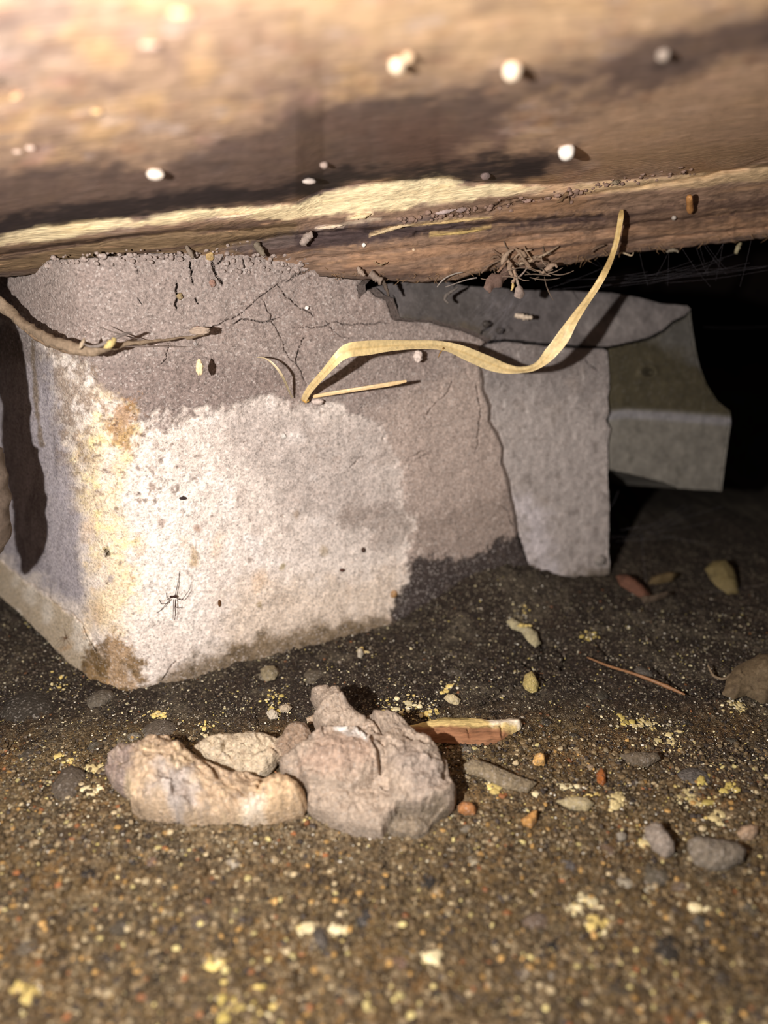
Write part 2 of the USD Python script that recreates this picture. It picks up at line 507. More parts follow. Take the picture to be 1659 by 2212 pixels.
SAND = [(76, 63, 44), (100, 83, 58), (116, 99, 72), (146, 130, 102), (184, 168, 134), (176, 140, 84), (140, 92, 58), (66, 58, 52), (206, 192, 132)]
SW = [0.3, 0.27, 0.18, 0.1, 0.03, 0.03, 0.015, 0.06, 0.015]
SAND_DARK = [(46, 40, 38), (66, 58, 50), (95, 85, 75), (150, 142, 128), (200, 190, 150), (120, 80, 50)]
v, f, c = grains(34000, (-150, 1600, 1810, 2420), 0.00028, 0.00125, SAND, 3, SW)
say(put('sand_grain', v, f, M_GRAIN, c, floor, False), kind='stuff')
v, f, c = grains(12000, (-150, 1290, 1810, 1720), 0.00024, 0.0008, SAND_DARK, 4, [0.4, 0.25, 0.17, 0.1, 0.05, 0.03])
say(put('sand_grain', v, f, M_GRAIN, c, floor, False), kind='stuff')
v, f, c = grains(7000, (-150, 1320, 1810, 1860), 0.0002, 0.00055, [(205, 198, 172), (160, 148, 124), (226, 222, 208), (196, 180, 110)], 9, [0.3, 0.4, 0.15, 0.15])
say(put('sand_grain', v, f, M_GRAIN, c, floor, False), kind='stuff')
# crumbs of pale and yellow crust
YEL = [(214, 192, 120), (206, 190, 140), (226, 214, 172), (190, 172, 98), (220, 212, 192)]
crust = [(130, 1480, 30, 40), (340, 1545, 14, 60), (450, 1570, 14, 30), (590, 1508, 16, 40), (880, 1530, 32, 110), (930, 1545, 14, 60), (1275, 1380, 13, 60), (1592, 1525, 16, 70),
         (1395, 1565, 20, 80), (1345, 1560, 18, 30), (1430, 1590, 40, 70), (1470, 1600, 30, 40), (1070, 1700, 12, 50), (1490, 1722, 28, 90), (1560, 1700, 40, 60), (1545, 1765, 14, 40),
         (1330, 1735, 20, 40), (1130, 1355, 12, 50), (660, 2010, 10, 20), (730, 2005, 12, 25), (520, 2165, 45, 60), (200, 1710, 16, 40), (215, 1660, 20, 30), (1510, 1965, 12, 25), (1395, 1825, 10, 25),
         (150, 1640, 18, 40), (70, 2150, 30, 20), (470, 2080, 20, 20), (930, 2070, 10, 12), (1280, 2000, 20, 16), (1250, 1960, 24, 24), (1220, 1715, 30, 40), (1260, 1730, 20, 40), (600, 1535, 22, 40), (780, 1410, 8, 16), (970, 1490, 12, 30)]
for i, (x, y, s, n) in enumerate(crust):
    big = 0.0009 if y < 1850 else 0.0012
    v, f, c = grains(int(n * 0.8), None, 0.00022, big, YEL, 200 + i, [0.3, 0.26, 0.2, 0.1, 0.14], [(x, y, s * 0.85)], flat=0.5)
    V_, F_, C_ = [v], [f], [c]
    rr = np.random.default_rng(700 + i)
    tone = lin(*YEL[rr.integers(0, 4)])
    for j in range(int(rr.integers(3, 8) + n / 14)):                # bigger flakes of the crust
        g = on_ground(x + rr.normal(0, s * 0.7), y + rr.normal(0, s * 0.36))
        R = rr.uniform(0.0007, 0.0019) * (1.2 if y > 1650 else 0.9)
        bv, bf = blob(g + [0, 0, 0.0003], R, int(rr.integers(1000)), 2, 0.5, 2.2, (rr.uniform(0.6, 1.3), rr.uniform(0.6, 1.1), 0.4), (0, 0, rr.uniform(0, 6)))
        F_.append(bf + sum(len(q) for q in V_))
        V_.append(bv)
        C_.append(np.repeat((tone * rr.uniform(0.7, 1.15))[None], len(bv), 0))
    put('lichen_crust', np.vstack(V_), np.vstack(F_), M_GRAIN, np.vstack(C_), floor, True)

# pebbles set in the concrete: part of the ground
pebble_spots = [(680, 1460, 26, (110, 92, 66)), (585, 1455, 22, (150, 135, 105)), (215, 1510, 38, (112, 98, 82)), (60, 1530, 60, (72, 60, 50)), (345, 1580, 36, (112, 90, 72)), (150, 1690, 50, (112, 88, 68)),
                (205, 1612, 16, (105, 100, 82)), (290, 1590, 12, (130, 122, 100)), (315, 1580, 14, (110, 105, 92)), (265, 1600, 12, (140, 120, 80)), (1500, 1680, 32, (105, 100, 108)), (1165, 1990, 34, (128, 84, 58)),
                (830, 1900, 16, (50, 46, 52)), (925, 1905, 16, (52, 50, 56)), (790, 1980, 24, (62, 60, 68)), (680, 2030, 30, (92, 84, 86)), (330, 1860, 12, (170, 96, 60)), (288, 1858, 14, (62, 56, 56)), (190, 1890, 16, (56, 48, 56)),
                (860, 2080, 16, (158, 84, 56)), (1230, 1870, 20, (82, 76, 90)), (1310, 1835, 18, (150, 90, 40)), (1410, 1890, 28, (112, 98, 70)), (1470, 1915, 20, (138, 94, 56)), (1200, 2040, 22, (50, 42, 40)),
                (1435, 2045, 30, (60, 52, 46)), (1510, 1995, 26, (92, 86, 70)), (1275, 1655, 8, (190, 140, 80)), (1130, 2100, 14, (190, 170, 140)), (1190, 2105, 16, (150, 146, 140)), (350, 2070, 14, (62, 52, 46)), (340, 2110, 12, (52, 42, 38)),
                (985, 1455, 24, (88, 74, 56)), (1385, 1452, 20, (104, 100, 100)), (500, 1865, 14, (190, 178, 158)), (530, 1815, 10, (150, 144, 150)), (655, 1935, 10, (190, 160, 120)), (1010, 1620, 12, (120, 115, 105)), (1005, 1790, 12, (150, 135, 110)),
                (60, 2050, 26, (118, 96, 62)), (430, 1985, 20, (118, 84, 56)), (1560, 2120, 26, (86, 70, 46)), (1330, 2140, 24, (100, 80, 46)), (980, 2160, 22, (104, 78, 44)), (760, 2140, 22, (122, 96, 56)), (260, 2000, 22, (92, 76, 52)),
                (1365, 1640, 10, (120, 104, 84)), (1580, 1600, 14, (92, 84, 66)), (1180, 1560, 12, (70, 60, 44)), (1300, 1500, 13, (80, 72, 54)), (1480, 1560, 12, (72, 60, 44)), (1240, 1590, 11, (90, 80, 62)), (60, 1630, 18, (92, 76, 56)),
                (75, 1610, 9, (220, 180, 90)), (1350, 1905, 14, (180, 170, 140)), (1405, 1920, 12, (205, 195, 150)), (1050, 1960, 16, (96, 72, 48)), (1620, 1960, 16, (104, 88, 52)), (1020, 1860, 14, (180, 166, 120)), (975, 1838, 12, (168, 156, 130))]
for i, (x, y, r, c) in enumerate(pebble_spots):
    g = on_ground(x, y)
    R = r / FPX * ((g - EYE) @ FW)
    v, f = blob(g + [0, 0, -R * 0.15], R, i, 2, 0.28, 1.4, (1.0 + 0.3 * math.sin(i * 2.1), 1.1, 0.5), (0, 0, i * 1.3))
    c_ = lin(*c)
    g_ = c_.mean() * np.array([1.12, 1.0, 0.8])
    put('pebble', v, f, M_STONE, (c_ * 0.25 + g_ * 0.75) * 0.8, floor)

# ------------------------------------------------------------------ back and roof of the crawl space, all but lost in the dark
def rough_board(name, corners, n, thick, seed, label, cat, colour):
    a, b, c, d = [np.array(x, float) for x in corners]
    s, t = np.meshgrid(np.linspace(0, 1, n), np.linspace(0, 1, n))
    s, t = s[..., None], t[..., None]
    P = (a * (1 - s) + b * s) * (1 - t) + (d * (1 - s) + c * s) * t
    nn = np.cross(b - a, d - a)
    nn /= np.linalg.norm(nn)
    P = P + nn * ((fbm(P * 9, 4, seed) - 0.5) * 0.03)[..., None]
    P = P.reshape(-1, 3)
    i = np.arange(n * n).reshape(n, n)
    q = np.stack([i[:-1, :-1].ravel(), i[:-1, 1:].ravel(), i[1:, 1:].ravel(), i[1:, :-1].ravel()], 1)
    T = np.vstack([q[:, [0, 1, 2]], q[:, [0, 2, 3]]])
    rim = np.concatenate([i[0, :-1], i[:-1, -1], i[-1, :0:-1], i[:0:-1, 0]])
    order = np.concatenate([rim, np.setdiff1d(np.arange(n * n), rim)])
    inv = np.argsort(order)
    v, f = close(P[order], inv[T], len(rim), P[order] - nn * thick)
    return say(put(name, v, f, M_SOIL, lin(*colour)), label, cat, kind='structure')


rough_board('wall_back', [(-0.7, 1.35, -0.1), (0.9, 1.35, -0.1), (0.9, 1.35, 0.5), (-0.7, 1.35, 0.5)], 40, -0.03, 5, 'dark earthy back wall deep in the void behind the pier', 'wall', (40, 30, 26))
rough_board('ceiling', [(-0.7, 0.52, 0.335), (0.9, 0.52, 0.335), (0.9, 1.4, 0.335), (-0.7, 1.4, 0.335)], 40, -0.03, 6, 'dark underside of the floor over the void behind the beam', 'ceiling', (44, 34, 30))

# ------------------------------------------------------------------ the pier
CA, CB, CL = np.array([-0.118, 0.3195]), np.array([0.115, 0.4315]), np.array([-0.215, 0.4185])
_nf = np.array([(CB - CA)[1], -(CB - CA)[0]])
_nf = _nf / np.linalg.norm(_nf)
_nl = np.array([(CA - CL)[1], -(CA - CL)[0]])
_nl = _nl / np.linalg.norm(_nl)
LEAN = 0.05
NF = np.array([_nf[0], _nf[1], LEAN])
NL = np.array([_nl[0], _nl[1], LEAN])


def pier_depth(p):
    a = plane_depth(p, NF, (CA[0], CA[1], 0))
    b = plane_depth(p, NL, (CA[0], CA[1], 0))
    k = 0.012
    return k * np.log(np.exp(np.clip((a - 0.4) / k, -60, 60)) + np.exp(np.clip((b - 0.4) / k, -60, 60))) + 0.4


crack_panel = [(1036, 785), (1042, 840), (1058, 880), (1056, 910), (1072, 935), (1086, 968), (1084, 1000), (1098, 1040), (1104, 1080), (1112, 1110), (1118, 1160), (1132, 1195), (1142, 1225), (1150, 1256)]
coat_outline = [(-330, 690), (-60, 610), (0, 590), (30, 572), (60, 566), (100, 562), (200, 556), (290, 548), (370, 548), (420, 545), (480, 530), (545, 525), (560, 548), (600, 550), (660, 548), (700, 556), (712, 566), (710, 580), (690, 588), (740, 590), (790, 596), (772, 618), (778, 645), (795, 625), (812, 640),
                (835, 650), (848, 690), (930, 697), (1000, 715), (1050, 738), (1036, 750)] + [(x - 1.5, y) for x, y in crack_panel] + [(1150, 1300), (1060, 1345), (960, 1370), (850, 1395), (730, 1410), (620, 1430), (540, 1440), (470, 1452), (400, 1475), (340, 1490), (290, 1502), (240, 1500),
                (185, 1470), (150, 1440), (100, 1380), (50, 1330), (0, 1290), (-330, 1080)]
white = [(-340, 740), (40, 690), (80, 720), (130, 745), (180, 780), (212, 830), (235, 858), (290, 880), (300, 905), (420, 905), (450, 885), (480, 880), (520, 862), (560, 850), (620, 862), (680, 876), (750, 880), (800, 905), (825, 950), (850, 1000), (858, 1050), (880, 1100), (890, 1140), (900, 1190),
         (880, 1250), (862, 1310), (860, 1380), (300, 1530), (-340, 1200)]
dark_foot = [(846, 1420), (850, 1346), (858, 1300), (872, 1268), (884, 1230), (900, 1204), (940, 1206), (980, 1208), (1020, 1200), (1060, 1182), (1085, 1168), (1108, 1160), (1200, 1150), (1200, 1450)]
left_face = [(-340, 700), (60, 700), (110, 790), (130, 900), (150, 1000), (170, 1100), (175, 1200), (180, 1310), (60, 1240), (0, 1200), (-340, 1010)]
plinth = [(-340, 990), (0, 1212), (60, 1258), (120, 1300), (178, 1345), (208, 1400), (240, 1480), (220, 1560), (-340, 1300)]


def coat_colour(P):
    N = n2(P, 6, 3, 1)
    col = np.repeat(lin(156, 142, 135)[None], len(P), 0) * 0.9                              # grey brown cement mortar
    col = lay(col, 0.5 * smooth(-0.2, 0.6, n2(P, 60, 4, 12)), lin(150, 132, 124) * 0.95)
    right = mask([(800, 880), (1060, 770), (1180, 1240), (880, 1240), (850, 1020)], P, 30, 20, 60, 31)
    col = lay(col, 0.75 * right, lin(186, 168, 157) * 0.95)  # right-hand mortar: its stronger light is put into this paler colour
    dirty = mask([(210, 780), (560, 770), (660, 830), (480, 900), (300, 910), (230, 840)], P, 30, 25, 50, 2)
    col = lay(col, 0.45 * dirty, lin(128, 112, 107) * 0.85)
    w = mask(white, P, 10, 24, 42, 3)
    wc = np.repeat(lin(226, 214, 204)[None], len(P), 0)
    grey = mask([(480, 850), (850, 880), (880, 1130), (700, 1180), (560, 1050), (430, 930)], P, 60, 40, 80, 4)
    wc = lay(wc, 0.85 * grey, lin(182, 170, 163))
    wc = lay(wc, 0.55 * smooth(0.0, 0.6, n2(P, 26, 4, 15)), lin(170, 154, 144))
    wc = lay(wc, 0.7 * smooth(0.2, 0.7, n2(P, 45, 4, 16)), lin(242, 234, 228))
    hi = mask([(300, 1060), (430, 1050), (450, 1250), (430, 1350), (310, 1340), (280, 1200)], P, 50, 30, 60, 17)
    wc = lay(wc, 0.7 * hi, lin(248, 240, 232))  # torch hot spot on the white face, painted into the colour
    lower = mask([(480, 1260), (860, 1240), (860, 1360), (480, 1440)], P, 40, 30, 60, 5)
    wc = lay(wc, 0.6 * lower, lin(208, 188, 166))
    wc = wc * (1 + 0.16 * n2(P, 20, 4, 18) + 0.12 * n2(P, 8, 4, 19))[:, None]
    wc = lay(wc, 0.5 * smooth(0.25, 0.55, n2(P, 9, 4, 20)), lin(150, 130, 118))
    col = lay(col, w, wc)
    blot = np.maximum(mask([(735, 1105), (800, 1080), (860, 1090), (885, 1130), (872, 1180), (820, 1190), (790, 1150), (745, 1140)], P, 14, 22, 26, 6), 0)
    col = lay(col, 0.55 * blot, lin(152, 136, 126) * 0.85)
    # yellowed, flaking edge of the coat at the corner
    yel = mask([(205, 850), (292, 885), (290, 960), (262, 1020), (270, 1120), (292, 1200), (288, 1320), (262, 1390), (190, 1370), (178, 1250), (196, 1120), (165, 1040), (140, 950), (185, 910)], P, 18, 30, 40, 7)
    col = lay(col, 0.75 * yel * smooth(-0.5, 0.3, n2(P, 34, 5, 70)), lin(230, 206, 164))
    col = lay(col, 0.7 * yel * smooth(0.1, 0.5, n2(P, 30, 5, 71)), lin(240, 222, 160))
    col = lay(col, 0.6 * yel * smooth(0.2, 0.6, n2(P, 24, 4, 72)), lin(205, 160, 95))
    brown = mask([(232, 880), (292, 862), (300, 930), (282, 975), (240, 965), (225, 920)], P, 14, 22, 22, 8)
    col = lay(col, 0.75 * brown, lin(152, 112, 66))
    spots = smooth(0.28, 0.5, n2(P, 12, 4, 81)) * mask([(130, 830), (420, 900), (460, 1120), (360, 1120), (170, 1080), (110, 900)], P, 30, 20, 40, 82)
    col = lay(col, 0.7 * spots, lin(112, 92, 80))
    for x, y, r_, c_ in [(230, 1192, 9, (84, 70, 50)), (610, 1224, 9, (150, 135, 95)), (560, 1306, 8, (140, 120, 80)), (420, 1200, 20, (176, 150, 110)), (425, 1140, 12, (160, 130, 110)), (300, 1010, 9, (110, 90, 84)), (350, 1130, 12, (150, 128, 116)), (540, 1210, 8, (150, 132, 120)), (240, 1250, 12, (160, 150, 150)),
                         (330, 1020, 7, (120, 100, 90)), (310, 940, 8, (112, 92, 80)), (300, 1080, 6, (120, 100, 86)), (250, 1100, 6, (110, 92, 70)), (185, 1285, 5, (84, 66, 50)), (230, 1260, 5, (90, 76, 66)), (260, 1215, 5, (96, 80, 70)), (330, 1050, 12, (140, 120, 108)), (640, 1110, 9, (170, 150, 132)), (700, 1190, 10, (182, 164, 140))]:
        d_ = np.hypot(P[:, 0] - x, (P[:, 1] - y) * 0.8) + r_ * 0.9 * n2(P, r_ * 1.2, 3, x)
        col = lay(col, 0.75 * smooth(r_, r_ * 0.4, d_), lin(*c_))  # painted spots; dark ones stand in for shade inside small pits
    # left return: grey with upright streaks
    lf = mask(left_face, P, 16, 16, 40, 9)
    st = n2(P * [1, 0.12], 9, 3, 91)
    lc = np.repeat(lin(160, 154, 162)[None], len(P), 0) * (1 + 0.3 * st)[:, None]
    lc = lay(lc, 0.5 * smooth(0.0, 0.6, n2(P, 30, 4, 92)), lin(138, 130, 132))
    col = lay(col, 0.85 * lf, lc)
    gl = smooth(7, 2, line_dist([(70, 735), (74, 800), (80, 890), (90, 960)], P) + 5 * n2(P, 16, 3, 93))
    col = lay(col, 0.7 * gl, lin(112, 92, 58))
    col = lay(col, 0.7 * lf * smooth(120, 0, P[:, 1] - 740 + 60 * n2(P, 40, 4, 104)), lin(100, 88, 76))
    col = lay(col, 0.45 * lf * smooth(0.0, 0.4, n2(P * [1, 0.2], 12, 5, 105)), lin(104, 98, 102))
    fl = mask([(90, 720), (140, 740), (205, 800), (240, 880), (200, 960), (186, 1060), (160, 1090), (140, 1000), (118, 900)], P, 22, 22, 40, 101)
    col = lay(col, 0.75 * fl * smooth(-0.15, 0.1, n2(P * [1, 0.6], 16, 5, 102)), lin(146, 124, 104) * 0.85)
    col = lay(col, 0.5 * fl * smooth(0.1, 0.35, n2(P, 11, 5, 103)), lin(232, 220, 206))
    for x_, y_, r_ in ((190, 1135, 26), (205, 1320, 28), (245, 1010, 18), (300, 1180, 22), (560, 1255, 26), (470, 1180, 24), (395, 1170, 18)):
        d_ = np.hypot(P[:, 0] - x_, (P[:, 1] - y_) * 0.7) + r_ * 0.9 * n2(P, r_, 4, x_)
        col = lay(col, 0.32 * smooth(r_, r_ * 0.2, d_), lin(206, 164, 112))
    pl = mask(plinth, P, 6, 6, 20, 10)
    pc = lay(np.repeat(lin(196, 178, 150)[None], len(P), 0), smooth(-0.1, 0.4, n2(P, 34, 4, 94)), lin(226, 214, 196))
    pc = lay(pc, 0.7 * smooth(0.25, 0.6, n2(P, 28, 4, 95)), lin(188, 140, 80))
    col = lay(col, 0.9 * pl, pc)
    foot = mask([(276, 1380), (300, 1430), (314, 1500), (250, 1530), (185, 1500), (176, 1430), (215, 1390), (255, 1360)], P, 10, 20, 26, 11)
    col = lay(col, 0.8 * foot * smooth(-0.7, 0.0, n2(P, 20, 5, 99)), lin(146, 112, 64))
    col = lay(col, 0.85 * foot * smooth(-0.2, 0.3, n2(P, 22, 5, 96)), lin(98, 76, 42))
    skirt = mask([(310, 1500), (390, 1440), (470, 1400), (560, 1374), (700, 1352), (860, 1330), (870, 1420), (300, 1580)], P, 20, 18, 30, 13)
    col = lay(col, 0.85 * skirt, lin(112, 93, 64) * 0.9)
    col = lay(col, 0.6 * skirt * smooth(-0.1, 0.4, n2(P, 16, 4, 100)), lin(84, 70, 50))
    dk = mask(dark_foot, P, 5, 17, 22, 14)
    dc = lay(np.repeat(lin(56, 48, 46)[None], len(P), 0), smooth(0.2, 0.7, n2(P, 8, 3, 97)), lin(88, 78, 70))
    col = lay(col, 0.96 * dk, dc)
    col = lay(col, 0.35 * mask([(900, 1120), (1100, 1050), (1160, 1200), (900, 1260)], P, 20, 24, 30, 98) * (1 - dk), lin(110, 96, 86))
    return col * (1 + 0.12 * N)[:, None]


def coat_bump(P):
    h = 0.0012 * n2(P, 34, 4, 51) + 0.0004 * n2(P, 8, 3, 52)
    h += 0.0016 * mask(plinth, P, 5, 8, 20, 10)
    h += 0.0012 * (1 - mask(white, P, 14, 24, 42, 3)) - 0.0006                        # the mortar skin stands proud of the pale patch
    h -= 0.0016 * mask(dark_foot, P, 4, 17, 22, 14)
    pits = smooth(0.5, 0.7, n2(P, 12, 3, 53))
    h -= 0.0014 * pits
    ledge = smooth(-6, 10, P[:, 1] - np.interp(P[:, 0], [0, 400, 520, 850, 1000], [700, 745, 745, 690, 715]))
    h += 0.0014 * ledge
    return h


fine_cracks = [([(405, 560), (412, 590), (418, 615)], 3.5, 0.005), ([(456, 565), (466, 600), (478, 620)], 6, 0.006), ([(384, 610), (385, 650), (378, 675)], 4, 0.005), ([(490, 540), (470, 570)], 4, 0.005),
               ([(710, 584), (680, 583), (640, 590), (615, 606)], 4.5, 0.004), ([(618, 604), (600, 618), (560, 640), (530, 668), (500, 690), (470, 700), (440, 716)], 1.8, 0.0025), ([(603, 616), (620, 640), (650, 665), (680, 680)], 1.6, 0.003), ([(500, 695), (530, 690), (560, 698), (600, 690)], 2.4, 0.004),
               ([(660, 730), (648, 750), (640, 790)], 2.0, 0.003), ([(850, 697), (780, 696), (730, 700), (680, 705), (640, 712)], 1.4, 0.0025), ([(560, 640), (620, 760), (665, 830)], 1.3, 0.002), ([(420, 640), (428, 660)], 2.4, 0.004),
               ([(300, 640), (310, 660)], 1.3, 0.002), ([(350, 790), (362, 770), (365, 740)], 1.3, 0.002), ([(700, 690), (720, 720), (760, 735)], 1.3, 0.002), ([(1030, 820), (1034, 900), (1028, 980)], 1.4, 0.0025), ([(920, 900), (960, 850), (975, 820)], 1.2, 0.002),
               ([(755, 1020), (770, 1000), (790, 985)], 1.2, 0.002), ([(890, 985), (905, 975), (925, 972), (930, 980), (900, 990)], 1.3, 0.002), ([(1080, 1090), (1100, 1110), (1108, 1140)], 1.4, 0.0025), ([(0, 1214), (60, 1260), (120, 1302), (178, 1348), (205, 1400), (222, 1440)], 1.8, 0.003),
               ([(222, 1185), (236, 1190), (228, 1200)], 5, 0.004), ([(384, 1082), (398, 1074)], 3.5, 0.003), ([(345, 1470), (370, 1445), (385, 1430)], 2.5, 0.003), ([(290, 560), (300, 590)], 1.2, 0.002), ([(520, 560), (525, 585)], 2.2, 0.003)]

pier = thing('masonry_pier', 'cracked grey mortar pier with a flaking white and yellow face under the beam', 'pier')


def core_depth(p):
    return pier_depth(p) + 0.0062


core_out = [(-330, 800), (0, 640), (400, 620), (700, 660), (820, 740), (1040, 770), (1262, 790), (1268, 900), (1270, 1140), (1268, 1215), (1230, 1300), (1120, 1330), (960, 1380), (850, 1400), (600, 1460), (320, 1540), (230, 1540), (100, 1420), (0, 1330), (-330, 1090)]
v, f, P = relief(core_out, core_depth, 0.16, 6, 1.0, bump=lambda P: 0.0012 * n2(P, 14, 4, 61), ext=(-0.1, 1.0, -0.05))
cc = np.repeat(lin(52, 44, 41)[None], len(P), 0)
cc = lay(cc, smooth(0.2, 0.7, n2(P, 10, 3, 62)), lin(78, 68, 60))
cc = lay(cc, smooth(20, -10, P[:, 1] - 1190 + 14 * n2(P, 20, 4, 63)) * 0.6, lin(80, 70, 64))
say(put('core', v, f, M_GROUND, cc, pier), 'dark damp core showing low on the right')
v, f, P = relief(coat_outline, pier_depth, 0.0075, 2.7, 2.2, [(l, max(w * 0.62, 1.1), d * 0.7) for l, w, d in fine_cracks], 1, bump=coat_bump, rim=(4, 0.0012), ext=(0.45, 0.9, 0))
say(put('render_coat', v, f, M_COAT, coat_colour(P), pier), 'cracked mortar coat, white below and grey above')

panel_out = [(1052, 742), (1092, 738), (1150, 744), (1240, 752), (1300, 753), (1313, 758), (1316, 820), (1313, 860), (1316, 893), (1308, 908), (1317, 925), (1312, 960), (1313, 1020), (1316, 1100), (1314, 1170), (1318, 1215), (1315, 1240), (1280, 1246), (1250, 1248), (1232, 1270), (1216, 1280), (1200, 1266), (1165, 1258)] + \
            [(x + 2, y) for x, y in crack_panel[::-1]] + [(1040, 752)]


def panel_depth(p):
    return pier_depth(p) + 0.0012


v, f, P = relief(panel_out, panel_depth, 0.0055, 3.2, 2.2, [([(1262, 775), (1275, 790), (1290, 800)], 1.5, 0.002)], 2, bump=lambda P: 0.001 * n2(P, 24, 4, 55) + 0.0007 * n2(P, 7, 3, 56), rim=(4, 0.0009), ext=(0.15, 0.95, -0.1))
c = np.repeat(lin(182, 172, 167)[None], len(P), 0) * 0.92
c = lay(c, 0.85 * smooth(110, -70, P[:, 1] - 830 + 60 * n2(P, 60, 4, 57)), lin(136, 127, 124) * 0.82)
c = lay(c, 0.6 * mask([(1115, 1080), (1180, 1090), (1200, 1250), (1150, 1260)], P, 25, 20, 30, 58), lin(216, 208, 212))
c = lay(c, 0.5 * smooth(0.1, 0.6, n2(P, 40, 4, 59)), lin(170, 156, 146) * 0.9)
c = lay(c, 0.5 * smooth(0.1, 0.5, n2(P, 13, 4, 64)), lin(134, 124, 118) * 0.85)
c = lay(c, 0.5 * smooth(0.25, 0.6, n2(P, 10, 4, 80)), lin(206, 198, 192))
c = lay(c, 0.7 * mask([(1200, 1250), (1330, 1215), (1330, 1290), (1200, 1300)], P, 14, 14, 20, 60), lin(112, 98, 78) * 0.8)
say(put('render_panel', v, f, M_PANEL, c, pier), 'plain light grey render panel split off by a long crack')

cap_out = [(800, 622), (840, 612), (905, 606), (960, 608), (1010, 618), (1080, 622), (1150, 627), (1240, 628), (1320, 632), (1370, 640), (1430, 656), (1484, 660), (1492, 668), (1478, 682), (1452, 694), (1432, 712), (1400, 730), (1350, 742), (1312, 749), (1240, 747), (1150, 740), (1092, 733), (1052, 736), (1000, 712), (930, 694), (852, 688), (838, 650), (815, 640)]
NC = np.array([_nf[0], _nf[1], 0.22])
CQ = at(np.array([[1090.0, 740.0]]), pier_depth(np.array([[1090.0, 740.0]])))[0]


def cap_depth(p):
    return plane_depth(p, NC, CQ) + 0.0035


v, f, P = relief(cap_out, cap_depth, 0.03, 4, 1.0, [([(855, 640), (860, 670), (848, 690)], 2, 0.003), ([(1040, 745), (1050, 720), (1062, 700)], 2.5, 0.003)], 3,
                 bump=lambda P: 0.0007 * n2(P, 40, 4, 65) + 0.0004 * n2(P, 9, 3, 66) + 0.0012 * smooth(0.35, 0.6, n2(P, 13, 3, 67)) * mask([(1030, 680), (1100, 690), (1110, 745), (1030, 740)], P, 12, 8, 20, 68), rim=(3, 0.0007), ext=(0.1, 0.9, -0.22))
c = np.repeat(lin(116, 109, 108)[None], len(P), 0) * 0.66
c = lay(c, 0.7 * mask([(900, 610), (1040, 620), (1060, 720), (1000, 715), (850, 690)], P, 40, 20, 50, 69), lin(96, 90, 86) * 0.7)
c = lay(c, 0.6 * mask([(850, 680), (1040, 705), (1060, 740), (850, 700)], P, 10, 10, 20, 73), lin(104, 92, 72) * 0.7)
c = lay(c, 0.7 * mask([(1240, 660), (1500, 650), (1480, 700), (1320, 755), (1220, 740)], P, 50, 20, 50, 70), lin(150, 142, 138) * 0.85)
c = lay(c, 0.55 * smooth(0.1, 0.5, n2(P, 34, 5, 74)), lin(84, 78, 76) * 0.8)
c = lay(c, 0.4 * smooth(0.2, 0.6, n2(P, 22, 5, 79)), lin(142, 134, 130) * 0.85)
say(put('cap_slab', v, f, M_CAP, c, pier), 'smooth dark grey bedding slab along the top')
# loose crumbs along the squeezed-out mortar bed under the beam
crumbs = []
bed = densify([(30, 572), (100, 563), (200, 555), (300, 550), (420, 545), (480, 530), (550, 525), (600, 548), (705, 560)], 5.5, False)
for i, q in enumerate(bed):
    p = (q + rng.normal(0, [4, 7]) + [0, 4])[None]
    r_ = 0.0004 + 0.0011 * rng.uniform() ** 2
    crumbs.append(blob(at(p, pier_depth(p) - 0.002)[0], r_, i, 1, 0.6, 2.2, (1, 0.7, 0.8)))
for i in range(60):
    p = np.array([[rng.uniform(480, 710), rng.uniform(530, 590)]])
    crumbs.append(blob(at(p, pier_depth(p) - 0.001)[0], rng.uniform(0.0004, 0.0011), i + 90, 1, 0.35))
v, f = joined(crumbs)
say(put('mortar_crumb', v, f, M_COAT, lin(166, 150, 142) * 0.85, pier), kind='stuff')
for x, y, r_, c_ in [(453, 553, 9, (190, 160, 110)), (458, 612, 8, (150, 118, 104)), (612, 942, 6, (235, 230, 222)), (850, 1283, 9, (180, 140, 95)), (428, 712, 9, (160, 132, 120)), (1296, 1210, 12, (150, 142, 136)), (420, 745, 6, (175, 165, 160))  ,
                     (388, 640, 7, (150, 130, 96)), (1050, 700, 8, (70, 64, 60)), (1078, 715, 7, (74, 68, 64))]:
    p = np.array([[x, y]], float)
    d = pier_depth(p)
    v, f = blob(at(p, d - 0.0008)[0], r_ / FPX * d[0], x, 2, 0.3, 1.5, (1, 0.6, 1))
    put('grit', v, f, M_STONE, lin(*c_) * 0.85, pier)

# ------------------------------------------------------------------ the coping block behind the pier's right end
blk_out = [(1313, 754), (1345, 746), (1402, 734), (1436, 714), (1456, 697), (1482, 684), (1491, 664), (1494, 700), (1499, 735), (1506, 770), (1512, 795), (1526, 830), (1548, 866), (1577, 888), (1578, 910), (1572, 960), (1565, 1010), (1558, 1062), (1530, 1060), (1500, 1058), (1465, 1056), (1430, 1042), (1380, 1030), (1322, 1016), (1313, 1014)]
NB = np.array([_nf[0] * 0.6, _nf[1], 0.08])
NB /= np.linalg.norm(NB)
BQ = at(np.array([[1320.0, 900.0]]), pier_depth(np.array([[1320.0, 900.0]])) + 0.0065)[0]


def blk_depth(p):
    d = plane_depth(p, NB, BQ)
    arris = np.interp(p[:, 0], [1285, 1320, 1350, 1450, 1577], [886, 888, 884, 890, 900])
    edge = np.interp(p[:, 0], [1285, 1312, 1350, 1400, 1432, 1452, 1478, 1492], [750, 749, 742, 730, 712, 694, 682, 668])
    u = np.clip((arris - p[:, 1]) / (arris - edge), 0, 1.2)
    return d + (cap_depth(p) + 0.003 - d) * u ** 0.8


